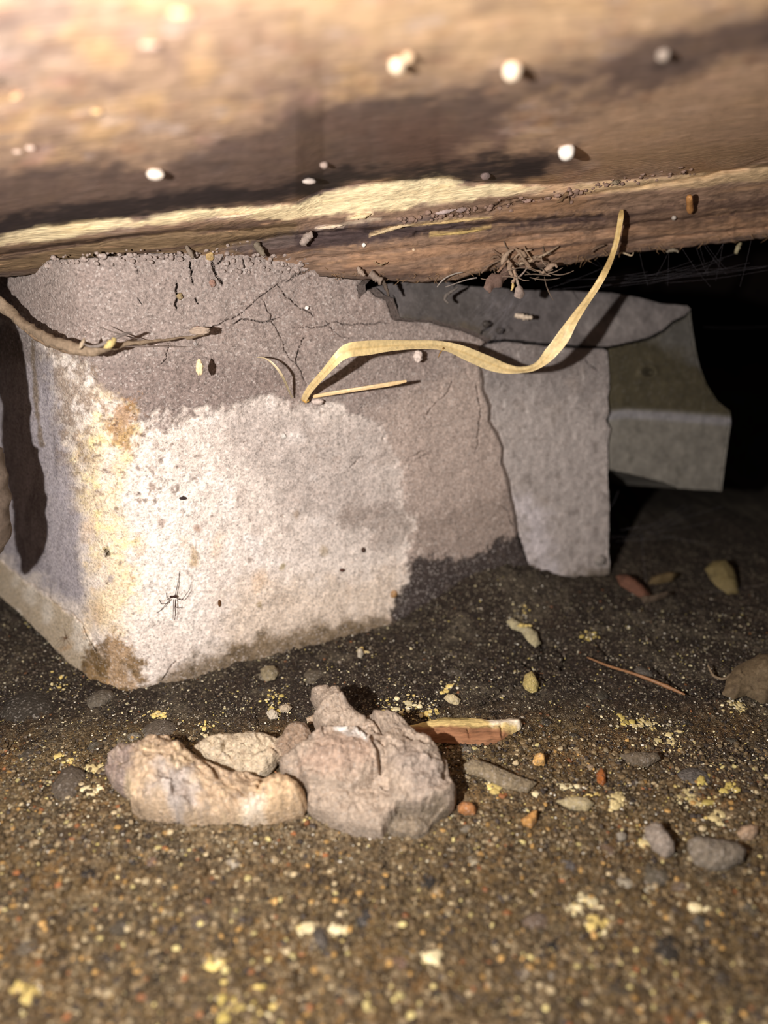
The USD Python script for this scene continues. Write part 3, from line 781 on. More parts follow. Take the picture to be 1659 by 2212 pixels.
v, f, P = relief(blk_out, blk_depth, 0.06, 4, 0.7, [([(1345, 745), (1400, 732), (1440, 708), (1456, 690), (1470, 672)], 1.6, 0.003)], 4, bump=lambda P: 0.0007 * n2(P, 30, 4, 75) + 0.0003 * n2(P, 8, 3, 76) - 0.006 * np.exp(-((P[:, 0] - 1404) / 9) ** 2 - ((P[:, 1] - 805) / 6) ** 2) + 0.0018 * np.exp(-((np.hypot((P[:, 0] - 1400) / 1.3, P[:, 1] - 803) - 13) / 4) ** 2), rim=(4, 0.0012), ext=(-0.3, 0.9, -0.25))
ar = np.interp(P[:, 0], [1285, 1320, 1350, 1450, 1577], [886, 888, 884, 890, 900])
low = smooth(-9, 6, P[:, 1] - ar)
c = np.repeat(lin(88, 81, 62)[None], len(P), 0) * 0.62  # olive-brown sloped top, darkened in colour because it turns from the light
c = lay(c, 0.6 * mask([(1400, 735), (1500, 660), (1520, 800), (1460, 760)], P, 20, 14, 30, 77), lin(112, 110, 108) * 0.8)
lc = np.repeat(lin(116, 112, 104)[None], len(P), 0)
lc = lay(lc, 0.7 * smooth(0.1, 0.6, n2(P, 22, 4, 78)), lin(98, 94, 86))
lc = lay(lc, 0.6 * smooth(14, 4, np.abs(P[:, 1] - ar - 10)), lin(140, 138, 144))
c = lay(c, low, lc)
blk = say(put('coping_block', v, f, M_CAP, c), 'moulded grey stone block with a concave sloped top jutting right behind the pier', 'stone block')

# ------------------------------------------------------------------ the timber beam
LOW = [(-420, 630), (-120, 610), (0, 599), (100, 592), (250, 590), (400, 588), (560, 586), (700, 600), (800, 606), (900, 611), (990, 606), (1040, 590), (1090, 580), (1180, 578), (1230, 572), (1290, 558), (1370, 546), (1450, 540), (1540, 528), (1659, 516), (1900, 490), (2200, 460)]
ARR = [(-420, 540), (0, 502), (300, 466), (430, 450), (560, 444), (640, 434), (700, 408), (800, 394), (950, 384), (1040, 394), (1180, 398), (1400, 384), (1659, 360), (2200, 308)]


def beam_rows(px):
    low = np.interp(px, *zip(*LOW)) + 4.0 * n2(np.stack([px, px * 0], 1), 16, 4, 5) + 3 * n2(np.stack([px, px * 0 + 40], 1), 60, 3, 6)
    return low, np.interp(px, *zip(*ARR))


pxs = np.arange(-420, 2120, 4.5)
low_y, arr_y = beam_rows(pxs)
rows = []
from scipy.ndimage import gaussian_filter1d
n_strip, n_face = 46, 150
# the foot of the beam: behind the squeezed-out mortar at the left, overhanging the pier at the right
z_low = np.interp(pxs, [-420, 100, 400, 650, 800, 1000, 1300, 1659, 2200], [0.345, 0.3445, 0.342, 0.3595, 0.360, 0.371, 0.385, 0.400, 0.424])
z_low = gaussian_filter1d(z_low, 10)
z_arr = z_low - 0.03
lows = at(np.stack([pxs, low_y], 1), z_low)
arrs = at(np.stack([pxs, arr_y], 1), z_arr)
far_y = -30 - (pxs - 829) * 0.02
tops = at(np.stack([pxs, far_y], 1), 0.150 + 0.008 * (pxs - 829) / 829)
strip = [lows + (arrs - lows) * t for t in np.linspace(0, 1, n_strip)]
face = [arrs + (tops - arrs) * t for t in np.linspace(0, 1, n_face + 1)[1:]]
dirn = (tops - arrs) / np.linalg.norm(tops - arrs, axis=1, keepdims=True)
behind = [tops + dirn * s for s in (0.02, 0.06, 0.14, 0.26)]
G = np.stack(strip + face + behind)                                 # rows, columns, xyz
ends_l = [G[:, :1] + np.array([-0.34, -0.03, -0.015]) * t for t in (1.0, 0.5, 0.15)]      # the timber runs on past both sides of the frame
ends_r = [G[:, -1:] + np.array([0.4, 0.07, 0.02]) * t for t in (0.12, 0.35, 0.7, 1.0)]
G = np.concatenate(ends_l + [G] + ends_r, axis=1)
lows = G[0]
R_, C__ = G.shape[:2]
Gp = G.reshape(-1, 3)
vis = (Gp - EYE) @ FW > 0.08
BP = np.where(vis[:, None], pix(np.where(vis[:, None], Gp, [0, .3, .2])), [800, -300])
# which picture place each bit of timber has (only used to place grain, sapwood, rot and a patch brightened in colour)
rowf = np.repeat(np.arange(R_), C__)
ds = np.where(rowf < n_strip, 0, 1)
arr_here = np.interp(BP[:, 0], *zip(*ARR))
low_here = np.interp(BP[:, 0], *zip(*LOW))
SL = np.stack([BP[:, 0], BP[:, 1] + 0.13 * BP[:, 0]], 1)            # grain runs up to the right
grain = n2(SL * [0.06, 1], 6, 4, 1)
grain2 = n2(SL * [0.1, 1], 22, 4, 2)
hb = 0.0003 * grain + 0.0007 * grain2 * np.where(rowf < n_strip, 1.6, 1.0)
hb += 0.0010 * n2(BP, 30, 4, 3) + np.where(rowf < n_strip, 0.0006, 0.0001) * n2(SL * [0.08, 1], 8, 4, 7)
strips_dark = [([(490, 528), (620, 512), (760, 500), (900, 492), (1000, 478)], 5, 0.004), ([(900, 505), (1000, 492), (1150, 480), (1300, 468)], 5, 0.004), ([(940, 470), (1040, 465), (1090, 435), (1200, 430)], 5, 0.003),
               ([(0, 555), (120, 535), (300, 512), (450, 500), (640, 492)], 4, 0.003), ([(1100, 515), (1250, 500), (1450, 478), (1659, 455)], 3.5, 0.0025), ([(640, 560), (800, 545), (1000, 530), (1200, 520)], 3, 0.002),
               ([(1300, 530), (1450, 512), (1659, 490)], 3, 0.002), ([(1080, 440), (1240, 425), (1420, 398), (1560, 372), (1659, 345)], 4, 0.0025), ([(0, 180), (30, 200)], 8, 0.006)]
for ln, w, d in strips_dark:
    l = densify(ln, 8, False)
    l = l + np.stack([0 * l[:, 0], n2(l, 40, 3, 4) * 7], 1)
    hb -= d * np.clip(1.5 - line_dist(l, BP) / w, 0, 1)
ay = arr_here + 8 * n2(SL * [0.1, 1], 30, 3, 11)
out = FW * -0.75 + UP * -0.65
hb += 0.003 * np.exp(-((BP[:, 1] - arr_here - 8) / 22) ** 2)          # proud broken arris
rim0 = np.clip(rowf / 6, 0, 1)
Gp2 = Gp - out * 0 + (-FW * 0.7 - UP * 0.3) * (hb * rim0)[:, None]
# colour
bc = np.repeat(lin(206, 174, 140)[None], len(Gp), 0) * 0.86
bc = lay(bc, 0.6 * smooth(-0.1, 0.6, n2(SL * [0.2, 1], 60, 4, 21)), lin(180, 152, 126) * 0.85)
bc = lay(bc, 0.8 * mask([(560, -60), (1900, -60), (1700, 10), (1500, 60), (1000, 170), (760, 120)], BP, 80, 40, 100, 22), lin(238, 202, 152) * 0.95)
bc = lay(bc, 0.55 * smooth(0.1, 0.55, n2(SL * [0.3, 1], 26, 4, 23)), lin(228, 194, 148) * 0.9)
bc = lay(bc, 0.6 * mask([(-450, -100), (240, -60), (160, 110), (30, 200), (-450, 300)], BP, 50, 40, 60, 24), lin(172, 154, 138) * 0.85)
for k, (sc_x, cl, am) in enumerate([(0.5, (220, 178, 160), 0.6), (0.4, (242, 200, 138), 0.55), (0.6, (146, 120, 108), 0.55), (0.35, (238, 218, 200), 0.45), (0.5, (196, 150, 112), 0.4), (0.22, (120, 98, 88), 0.4)]):
    bc = lay(bc, am * smooth(0.12, 0.5, n2(SL * [sc_x, 1], 48 - 5 * k, 5, 60 + k)), lin(*cl) * 0.9)
dk = mask([(-450, 420), (120, 350), (420, 330), (560, 285), (700, 235), (960, 190), (1250, 140), (1659, 20), (2100, -60), (2100, 70), (1659, 115), (1480, 165), (1200, 215), (1000, 330), (1150, 330), (1240, 300), (1250, 360), (1130, 392), (940, 378), (700, 430), (400, 470), (-450, 560)], BP, 26, 32, 56, 25, SL * [0.35, 1])
bc = lay(bc, 0.85 * dk, lin(128, 108, 96) * 0.75)
bc = lay(bc, 0.6 * dk * smooth(0.0, 0.5, n2(SL * [0.25, 1], 30, 4, 26)), lin(104, 90, 82) * 0.7)
bc = lay(bc, 0.55 * dk * mask([(700, 270), (930, 250), (1150, 330), (900, 360)], BP, 40, 30, 50, 27), lin(150, 116, 96) * 0.7)
bc = lay(bc, 0.75 * mask([(1080, 335), (1300, 235), (1700, 125), (2100, 70), (2100, 300), (1659, 350), (1290, 372), (1240, 320)], BP, 22, 26, 60, 48), lin(232, 196, 156) * 0.9)  # paler wood streak, brightened further in colour where torch light falls weakly
bc = lay(bc, 0.5 * mask([(1300, 330), (1659, 300), (1659, 340), (1300, 366)], BP, 14, 14, 40, 49), lin(214, 178, 130) * 0.8)
dk2 = mask([(-450, 490), (0, 470), (200, 440), (420, 415), (640, 380), (830, 365), (1060, 345), (1180, 340), (1170, 385), (1000, 400), (760, 398), (680, 440), (420, 455), (300, 475), (0, 515), (-450, 560)], BP, 14, 20, 36, 28, SL * [0.25, 1])
bc = lay(bc, 0.9 * dk2, lin(58, 50, 52) * 0.6)
sap = mask([(-450, 560), (0, 512), (180, 478), (320, 468), (420, 452), (520, 448), (630, 446), (700, 408), (800, 396), (960, 388), (1040, 400), (1180, 404), (1100, 420), (980, 440), (840, 452), (720, 468), (560, 470), (430, 468), (300, 490), (180, 505), (0, 532), (-450, 590)], BP, 6, 11, 22, 29, SL * [0.22, 1])
bc = lay(bc, 0.92 * sap, lin(246, 228, 176))
bc = lay(bc, 0.5 * sap * smooth(0.1, 0.5, n2(SL * [0.15, 1], 12, 4, 30)), lin(226, 196, 134) * 0.95)
sap2 = mask([(1240, 400), (1400, 388), (1659, 360), (2100, 320), (2100, 352), (1659, 388), (1450, 412), (1250, 424)], BP, 6, 10, 30, 32, SL * [0.22, 1])
bc = lay(bc, 0.75 * sap2, lin(214, 186, 136) * 0.9)
# lower strip: brown heart wood
stp = smooth(-8, 10, BP[:, 1] - (arr_here + 26) + 10 * n2(SL * [0.1, 1], 30, 3, 33)) * (1 - sap) * (1 - sap2)
sc_ = np.repeat(lin(138, 113, 90)[None], len(Gp), 0)
sc_ = lay(sc_, 0.7 * smooth(-0.1, 0.5, n2(SL * [0.08, 1], 9, 4, 34)), lin(108, 88, 70))
sc_ = lay(sc_, 0.6 * smooth(0.15, 0.6, n2(SL * [0.1, 1], 14, 4, 35)), lin(170, 136, 100))
sc_ = lay(sc_, 0.75 * mask([(-450, 560), (0, 530), (300, 495), (640, 480), (640, 530), (300, 560), (0, 610), (-450, 650)], BP, 12, 10, 30, 36), lin(110, 92, 62))
sc_ = lay(sc_, 0.8 * mask([(480, 540), (640, 500), (760, 482), (940, 468), (1000, 490), (860, 512), (720, 536), (600, 548)], BP, 8, 10, 24, 37), lin(94, 82, 78))
sc_ = lay(sc_, 0.7 * mask([(1060, 455), (1180, 430), (1260, 418), (1300, 440), (1200, 470), (1060, 480)], BP, 12, 14, 24, 38), lin(150, 116, 82))
sc_ = lay(sc_, 0.5 * mask([(1340, 470), (1659, 440), (1659, 490), (1340, 510)], BP, 14, 14, 24, 39), lin(96, 72, 52))
sc_ = lay(sc_, 0.75 * smooth(0.12, 0.4, n2(SL * [0.05, 1], 13, 5, 45)), lin(78, 60, 50))
sc_ = lay(sc_, 0.8 * mask([(640, 512), (760, 494), (900, 486), (1010, 478), (1300, 462), (1310, 478), (1010, 500), (860, 512), (720, 530), (640, 534)], BP, 5, 9, 16, 46), lin(62, 50, 48))
sc_ = lay(sc_, 0.7 * smooth(18, 2, low_here - BP[:, 1] + 10 * n2(BP, 16, 4, 47)), lin(84, 72, 62))
sc_ = lay(sc_, 0.55 * mask([(740, 545), (1000, 520), (1300, 500), (1659, 468), (2000, 440), (2000, 480), (1659, 505), (1300, 545), (1000, 588), (760, 588)], BP, 10, 14, 24, 52) * smooth(-0.3, 0.3, n2(SL * [0.06, 1], 8, 4, 53)), lin(182, 142, 104))
sc_ = lay(sc_, 0.7 * mask([(1000, 484), (1300, 458), (1659, 424), (2000, 390), (2000, 420), (1659, 452), (1300, 488), (1000, 506)], BP, 8, 14, 22, 54) * smooth(-0.4, 0.2, n2(SL * [0.06, 1], 10, 4, 55)), lin(76, 58, 50))
sc_ = lay(sc_, 0.6 * smooth(0.25, 0.5, n2(SL * [0.05, 1], 6, 4, 56)), lin(186, 150, 112))
bc = lay(bc, stp, sc_ * 0.95)
for ln, w, cl in [([(470, 470), (540, 462)], 3, (240, 214, 180)), ([(755, 470), (800, 462)], 5, (240, 215, 170)), ([(684, 492), (740, 488)], 4, (225, 205, 180)), ([(800, 508), (850, 492), (900, 485), (960, 478), (1060, 470)], 3.2, (215, 186, 138)),
                  ([(930, 508), (1010, 500), (1060, 490)], 3, (206, 176, 116)), ([(700, 492), (780, 478), (820, 472)], 3, (200, 180, 150))]:
    bc = lay(bc, 0.9 * smooth(w + 1.5, w - 1.5, line_dist(ln, BP) + 3 * n2(BP, 12, 3, 40)), lin(*cl) * 0.85)
bc = bc * (1 + 0.12 * grain + 0.12 * grain2)[:, None] * np.array([0.98, 0.96, 1.05])
# close the timber: back down behind the lower edge, then over the top
backs = [lows + np.array([0, t, 0.002 + t * 0.25]) for t in (0.012, 0.05)] + [lows + np.array([0, 0.07, 0.14])]
last = G[-1] + np.array([0, -0.02, 0.12])
ring = np.stack(backs[::-1] + [Gp2.reshape(R_, C__, 3)[i] for i in range(R_)] + [last])
RR = ring.shape[0]
V = ring.reshape(-1, 3)
i = np.arange(RR * C__).reshape(RR, C__)
nxt = np.roll(i, -1, axis=0)
q = np.stack([i[:, :-1].ravel(), i[:, 1:].ravel(), nxt[:, 1:].ravel(), nxt[:, :-1].ravel()], 1)
T = np.vstack([q[:, [0, 2, 1]], q[:, [0, 3, 2]]])
ends = []
for cidx in (0, C__ - 1):
    ctr = len(V) + len(ends)
    ends.append(V[i[:, cidx]].mean(0))
    e = np.stack([np.full(RR, ctr), i[:, cidx], nxt[:, cidx]], 1)
    T = np.vstack([T, e if cidx == 0 else e[:, ::-1]])
V = np.vstack([V, ends])
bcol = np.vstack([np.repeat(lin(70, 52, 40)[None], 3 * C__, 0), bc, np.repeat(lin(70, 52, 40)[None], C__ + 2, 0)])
tm = trimesh.Trimesh(V, T, process=False)
if tm.volume < 0:
    T = T[:, ::-1]
beam = thing('timber_beam', 'decayed brown timber beam with a pale yellow sapwood edge, overhanging the pier', 'beam')
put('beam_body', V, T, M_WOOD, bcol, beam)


def beam_at(px, py, lift=0.0):
    """a point on the seen face of the timber"""
    d2 = (BP[:, 0] - px) ** 2 + (BP[:, 1] - py) ** 2
    k = int(np.argmin(d2))
    z = (Gp2[k] - EYE) @ FW
    return at(np.array([px, py], float), z - lift)


# torn fibres hanging along the lower edge
fib = []
for k in range(170):
    x = rng.uniform(700, 1659)
    yy = np.interp(x, *zip(*LOW)) + rng.uniform(-14, 3)
    a = beam_at(x, yy - 4, 0.0006)
    L = rng.uniform(0.0015, 0.006)
    dd = np.array([rng.uniform(-1, 1), rng.uniform(-0.3, 0.5), rng.uniform(-0.7, 0.35)]) * L
    mid = a + dd * 0.5 + rng.normal(0, 0.0005, 3)
    fib.append(tube([a, mid, a + dd], [0.00016, 0.00012, 0.00005], 4))
v, f = joined(fib)
say(put('wood_fibre', v, f, M_PLAIN, lin(140, 112, 84), beam), kind='stuff')
# splinters and raised slivers on the arris
for k, (pl, w, cl) in enumerate([([(684, 494), (715, 490), (742, 486)], 4, (222, 202, 176)), ([(800, 510), (830, 500), (862, 490), (900, 486)], 4, (220, 196, 156)), ([(905, 486), (980, 478), (1060, 470)], 3.4, (205, 176, 126)), ([(935, 508), (1000, 502), (1050, 494)], 3.4, (200, 172, 112)),
                                 ([(468, 470), (505, 467), (545, 462)], 3, (238, 212, 180)), ([(756, 472), (780, 468), (802, 462)], 5, (238, 214, 170)), ([(1060, 452), (1100, 436), (1140, 428)], 4, (130, 104, 84)), ([(1200, 436), (1216, 428), (1224, 418), (1230, 440)], 5, (130, 104, 78)),
                                 ([(935, 462), (960, 458), (985, 452)], 5, (190, 170, 165)), ([(985, 456), (1010, 450)], 6, (150, 130, 124)), ([(1130, 438), (1150, 430)], 5, (168, 140, 128)), ([(1320, 396), (1340, 392)], 6, (146, 130, 108))]):
    l = catmull(pl, 14)
    ptsw = np.array([beam_at(x, y, 0.0012) for x, y in l])
    rad = w / FPX * 0.36 * np.clip(np.sin(np.linspace(0.12, 3.02, 14)), 0.15, 1)
    v, f = tube(ptsw, rad, 6, 0.25, k)
    put('splinter', v, f, M_PLAIN, lin(*cl) * 0.85, beam)

# rubble of frass and crumbled wood along the broken arris
rub = []
for k in range(130):
    t_ = rng.uniform(0, 1)
    x = 860 + 640 * t_
    y = np.interp(x, [860, 960, 1080, 1160, 1240, 1320, 1500], [478, 464, 444, 430, 416, 396, 374]) + rng.normal(0, 6)
    R = rng.uniform(0.0003, 0.0015) * (1.0 if x < 1260 else 0.75)
    rub.append(blob(beam_at(x, y, R * 0.4), R, k, 1, 0.6, 2.0, (1.2, 0.8, 0.8), (0, 0, rng.uniform(0, 6))))
v, f = joined(rub)
say(put('wood_crumb', v, f, M_PLAIN, lin(150, 124, 110) * 0.85, beam), kind='stuff')

# ------------------------------------------------------------------ pellets stuck to the beam
for (x, y, r_, c_, lab, sq) in [(1222, 320, 18, (245, 238, 228), 'round white pellet stuck low on the beam, right of centre', (1, 1, 1)), (1105, 145, 20, (240, 220, 195), 'cream round pellet stuck high on the beam right of the double pellet', (1, 1, 1)),
                                (858, 134, 17, (238, 216, 186), 'cream pellet with a fainter lump beside it, high on the beam', (1, 1, 1)), (882, 118, 12, (214, 184, 150), 'small dull lump beside the cream pellet high on the beam', (1, 1, 1)),
                                (338, 368, 17, (236, 222, 206), 'flattened white pellet in the dark stain at the left of the beam', (1.1, 0.8, 0.7)), (1430, 112, 14, (150, 136, 124), 'grey pellet in the dark streak at upper right of the beam', (1, 1, 1)),
                                (393, 28, 22, (232, 200, 156), 'large pale cream blob near the top edge of the beam', (1.1, 0.9, 0.4)), (210, 240, 12, (216, 182, 132), 'small tan speck alone on the left of the beam', (1, 0.8, 0.4)),
                                (66, 318, 10, (206, 184, 170), 'pale speck at the far left of the beam, the right one of two', (1, 0.8, 0.5)), (38, 326, 9, (196, 172, 156), 'pale speck at the far left of the beam, the left one of two', (1.2, 0.8, 0.5)),
                                (668, 386, 11, (206, 192, 182), 'flat grey-white speck above the yellow sapwood edge', (1.3, 1, 0.6)), (325, 96, 14, (204, 178, 162), 'dull mauve lump near the top left of the beam', (1.5, 0.8, 0.35)), (700, 352, 9, (176, 156, 144), 'tiny grey speck above the flat grey-white speck', (1, 1, 0.8)),
                                (1048, 376, 9, (128, 110, 106), 'small dark grey lump on the blackened band of the beam', (1.2, 1, 0.9)), (786, 527, 4.5, (240, 235, 225), 'tiny white bead on the brown lower edge of the beam', (1, 1, 1)), (893, 538, 3.5, (225, 200, 170), 'tiny tan bead on the brown lower edge of the beam', (1, 1, 1)),
                                (1455, 468, 5, (180, 170, 160), 'tiny grey bead on the beam below the upright straw bit', (1, 1, 1))]:
    c = beam_at(x, y)
    z = (c - EYE) @ FW
    R = r_ / FPX * z
    v, f = blob(c - (FW * 0.5 + UP * 0.7) * R * (1.0 if sq[2] > 0.55 else 0.35), R, x, 3, 0.12, 1.3, sq)
    say(put('pellet', v, f, M_PLAIN, lin(*c_) * 0.9), lab, 'pellet')
for (pl, w, c_, lab) in [([(1489, 424), (1491, 458)], 8, (206, 150, 92), 'short orange-brown straw bit standing on the right of the beam')]:
    a, b = beam_at(*pl[0], 0.011), beam_at(*pl[1], 0.004)
    v, f = tube(np.linspace(a, b, 8), w / FPX * 0.34 * np.array([0.7, 1, 1, 0.9, 1, 1.05, 1, 0.8]), 7, 0.12, 3)
    say(put('straw_bit', v, f, M_STRAW, lin(*c_)), lab, 'straw')


# ------------------------------------------------------------------ the curled straw and its fellows
def wall_depth(p):
    d = pier_depth(p)
    cap = inside(np.array(cap_out, float), p)
    d = np.where(cap, cap_depth(p), d)
    return d


def ribbon(ctrl, n=90, thick=0.0003, fold=0.22):
    """ctrl rows: x, y, depth, width px, twist (radians away from facing the lens); a blade folded along its midrib"""
    c = catmull(ctrl, n)
    p = at(c[:, :2], c[:, 2])
    t = np.gradient(p, axis=0)
    t /= np.linalg.norm(t, axis=1, keepdims=True)
    view = (EYE - p)
    view /= np.linalg.norm(view, axis=1, keepdims=True)
    s = np.cross(t, view)
    s /= np.linalg.norm(s, axis=1, keepdims=True)
    nn = np.cross(s, t)
    s2 = s * np.cos(c[:, 4])[:, None] + nn * np.sin(c[:, 4])[:, None]
    n2_ = np.cross(s2, t)
    w = c[:, 3] / FPX * c[:, 2] / 2 / np.maximum(np.abs(np.cos(c[:, 4])), 0.35)
    us = np.linspace(-1, 1, 9)
    topv = np.stack([p + s2 * (w * u)[:, None] + n2_ * (w * fold * (abs(u) - 0.5) + 0.00006 * math.cos(u * 14))[:, None] for u in us], 1)
    botv = topv - n2_[:, None] * thick
    m = len(us)
    V = np.concatenate([topv, botv[:, ::-1]], 1)
    k = 2 * m
    Fs = []
    for i in range(n - 1):
        for j in range(k):
            j2 = (j + 1) % k
            Fs += [[i * k + j, (i + 1) * k + j, (i + 1) * k + j2], [i * k + j, (i + 1) * k + j2, i * k + j2]]
    for j in range(1, k - 1):
        Fs += [[0, j, j + 1], [(n - 1) * k, (n - 1) * k + j + 1, (n - 1) * k + j]]
    rib = np.concatenate([np.abs(us), np.abs(us[::-1])])
    return V.reshape(-1, 3), np.array(Fs), c, np.tile(rib, n)


def standing(p, shift):
    """distance of a thing whose shadow falls `shift` picture dots to its right on the pier"""
    q = np.array([[p[0] + shift, p[1]]], float)
    return 1 / (1 / float(wall_depth(q)[0]) + shift / (FPX * TORCH_OFF))


ctrl = []
for x, y, sh, w, tw in [(656, 866, 6, 13, 0.0), (672, 838, 22, 15, 0.2), (700, 806, 44, 16, 0.4), (728, 775, 58, 22, 0.3), (752, 757, 60, 30, -0.2), (785, 752, 58, 31, -0.3), (840, 747, 52, 24, 0.2), (900, 745, 46, 18, 0.5), (960, 748, 42, 19, 0.4), (1010, 765, 40, 28, 0.0), (1055, 784, 38, 29, -0.1), (1095, 797, 38, 20, 0.6), (1130, 799, 42, 12, 1.0),
                         (1160, 790, 52, 15, 0.7), (1190, 762, 62, 27, 0.1), (1215, 730, 68, 29, 0.0), (1240, 690, 72, 20, 0.4), (1275, 640, 72, 14, 0.6), (1303, 595, 70, 14, 0.4), (1325, 545, 60, 11, 0.5)]:
    ctrl.append((x, y, standing((x, y), sh), w, tw))
zb = float((beam_at(1336, 500) - EYE) @ FW)
zt = float((beam_at(1342, 455) - EYE) @ FW)
ctrl += [(1336, 500, min(ctrl[-1][2], zb - 0.012), 11, 0.3), (1341, 470, zt - 0.007, 12, 0.1), (1343, 453, zt - 0.004, 7, 0.0)]
v, f, cc_, rib = ribbon(ctrl, 130)
rep = len(v) // 130
k = np.repeat(np.linspace(0, 1, 130), rep)
c = np.repeat(lin(242, 216, 158)[None], len(v), 0)
c = lay(c, 0.7 * smooth(0.3, 0.1, np.abs(k - 0.45)), lin(240, 218, 166))
c = lay(c, 0.6 * smooth(0.72, 0.95, k), lin(188, 154, 86))
c = lay(c, 0.35 * (rib < 0.2), lin(200, 160, 80))
grass = thing('dry_grass_blade', 'long curled yellow dry grass blade arching across the pier up to the beam', 'grass blade')
put('blade', v, f, M_STRAW, c, grass)
pb = np.array([(652, 858), (668, 846), (664, 872), (655, 866)], float)
v, f = blob(at(np.array([661.0, 862.0]), ctrl[0][2]), 0.0014, 3, 2, 0.4, 2, (1.1, 0.7, 1.2))
put('node', v, f, M_STRAW, lin(214, 170, 92), grass)
nd = np.array([958.0, 752.0])
v, f = tube([at(nd, standing(nd, 44)), at(nd + [-8, 12], standing(nd, 40)), at(nd + [-12, 22], standing(nd, 36))], [0.0004, 0.0003, 0.0001], 5)
put('leaf_scar', v, f, M_STRAW, lin(170, 130, 70), grass)
ctrl = [(676, 857, standing((676, 857), 8), 7, 0.2), (720, 849, standing((720, 849), 16), 8, 0.2), (790, 838, standing((790, 838), 26), 8.5, 0.2), (840, 830, standing((840, 830), 31), 9, 0.2), (878, 823, standing((878, 823), 34), 5, 0.2)]
v, f, _, _ = ribbon(ctrl, 40, 0.0006)
say(put('grass_stub', v, f, M_STRAW, lin(228, 198, 148)), 'short straight straw stub running right from the foot of the curled blade', 'straw')
ctrl = [(556, 772, standing((556, 772), 10), 2.4, 0), (583, 780, standing((583, 780), 26), 4, 0.1), (606, 806, standing((606, 806), 28), 5.5, 0.1), (620, 834, standing((620, 834), 18), 5, 0.1), (632, 860, standing((632, 860), 6), 2.4, 0)]
v, f, _, _ = ribbon(ctrl, 40, 0.0004)
say(put('grass_curl', v, f, M_STRAW, lin(214, 196, 160)), 'thin pale curl of dry grass left of the long blade', 'straw')
v, f = blob(at(np.array([686.0, 868.0]), standing((686, 868), 6)), 0.0016, 8, 2, 0.45, 2, (1.6, 0.8, 0.8))
say(put('fluff', v, f, M_PLAIN, lin(206, 190, 180)), 'tiny pale fluff at the foot of the grass stub', 'fluff')

# ------------------------------------------------------------------ root, left
root = thing('dead_root', 'dusty grey-brown root sagging across the upper left of the pier', 'root')
ctrl = [(-130, 600, 0.33), (-40, 622, 0.335), (10, 664, 0.34), (50, 700, 0.345), (100, 730, 0.35), (150, 748, 0.352), (200, 757, 0.352), (240, 748, 0.356), (300, 741, 0.362), (360, 735, 0.368), (420, 726, 0.374), (450, 720, 0.38)]
ctrl = [(x, y, float(pier_depth(np.array([[max(x, 20.0), y]]))[0]) - o) for (x, y, _), o in zip(ctrl, [.03, .03, .03, .03, .028, .026, .024, .02, .016, .012, .008, .005])]
c = catmull(ctrl, 80)
rad = np.interp(c[:, 0], [-130, 0, 60, 130, 200, 240, 300, 450], [13, 12, 12, 13, 12, 8, 4.5, 2.5]) / FPX * c[:, 2]
v, f = tube(at(c[:, :2], c[:, 2]), rad, 10, 0.16, 2)
v = v + (fbm(v * 300, 3, 4) - 0.5)[:, None] * 0.002
put('root_stem', v, f, M_PLAIN, lin(138, 120, 100), root)
for k, (pl, w, cl) in enumerate([([(20, 668, .338), (70, 722, .34), (130, 752, .345), (190, 768, .348)], 7, (146, 122, 98)), ([(180, 742, .35), (220, 745, .35), (260, 725, .352), (285, 720, .356)], 4, (120, 110, 104)), ([(225, 752, .346), (240, 742, .345), (250, 728, .345)], 7, (198, 178, 120)), ([(170, 755, .35), (178, 742, .348), (182, 730, .348)], 4, (170, 152, 128)),
                                 ([(240, 750, .356), (320, 748, .362), (420, 750, .372)], 1.5, (130, 116, 108)), ([(200, 700, .37), (260, 722, .37), (330, 738, .372)], 1.2, (120, 108, 100))]):
    pl = [(x, y, float(pier_depth(np.array([[x, y]], float))[0]) - o) for (x, y, _), o in zip(pl, [.03, .029, .027, .024] if k < 4 else [.022, .013, .005])]
    c = catmull(pl, 16)
    v, f = tube(at(c[:, :2], c[:, 2]), w / FPX * 0.35 * np.clip(np.sin(np.linspace(0.3, 2.9, 16)), 0.25, 1), 6, 0.25, k)
    put('rootlet', v, f, M_PLAIN, lin(*cl), root)
for (x, y, sh, r_, cl, lab, sq) in [(430, 715, 26, 13, (160, 142, 126), 'small dusty fibre tuft at the thin end of the root', (1.6, 0.6, 0.7)), (431, 794, 30, 13, (226, 204, 166), 'pale yellow crumb caught below the thin end of the root', (0.6, 0.6, 1.25)), (903, 770, 12, 11, (214, 198, 188), 'small white fluff just under the long grass blade', (0.9, 0.6, 1.1)), (663, 662 + 3, 3, 4, (235, 228, 220), 'tiny white speck on the grey mortar above the grass curl', (1, 1, 1))]:
    p = np.array([x, y], float)
    z = standing(p, sh)
    v, f = blob(at(p, z), r_ / FPX * z, x, 3, 0.45, 2.2, sq)
    say(put('crumb', v, f, M_PLAIN, lin(*cl)), lab, 'crumb')
hr = thing('hanging_clod', 'dark knobbly clod of roots hanging at the left edge in front of the pier', 'root clod')
ctrl = [(-75, 500, .31), (-80, 640, .31), (-66, 760, .312), (-60, 900, .314), (-46, 1000, .316), (-34, 1090, .318), (-34, 1170, .32), (-60, 1235, .322)]
c = catmull(ctrl, 60)
v, f = tube(at(c[:, :2], c[:, 2]), np.interp(c[:, 1], [500, 640, 760, 900, 1000, 1100, 1180, 1235], [26, 22, 42, 40, 50, 52, 44, 10]) / FPX * .316, 18, 0.05, 1)
v = v + (fbm(v * 110, 4, 4) - 0.5)[:, None] * [0.006, 0.004, 0.004]
put('clod_body', v, f, M_PLAIN, lin(92, 80, 70), hr)

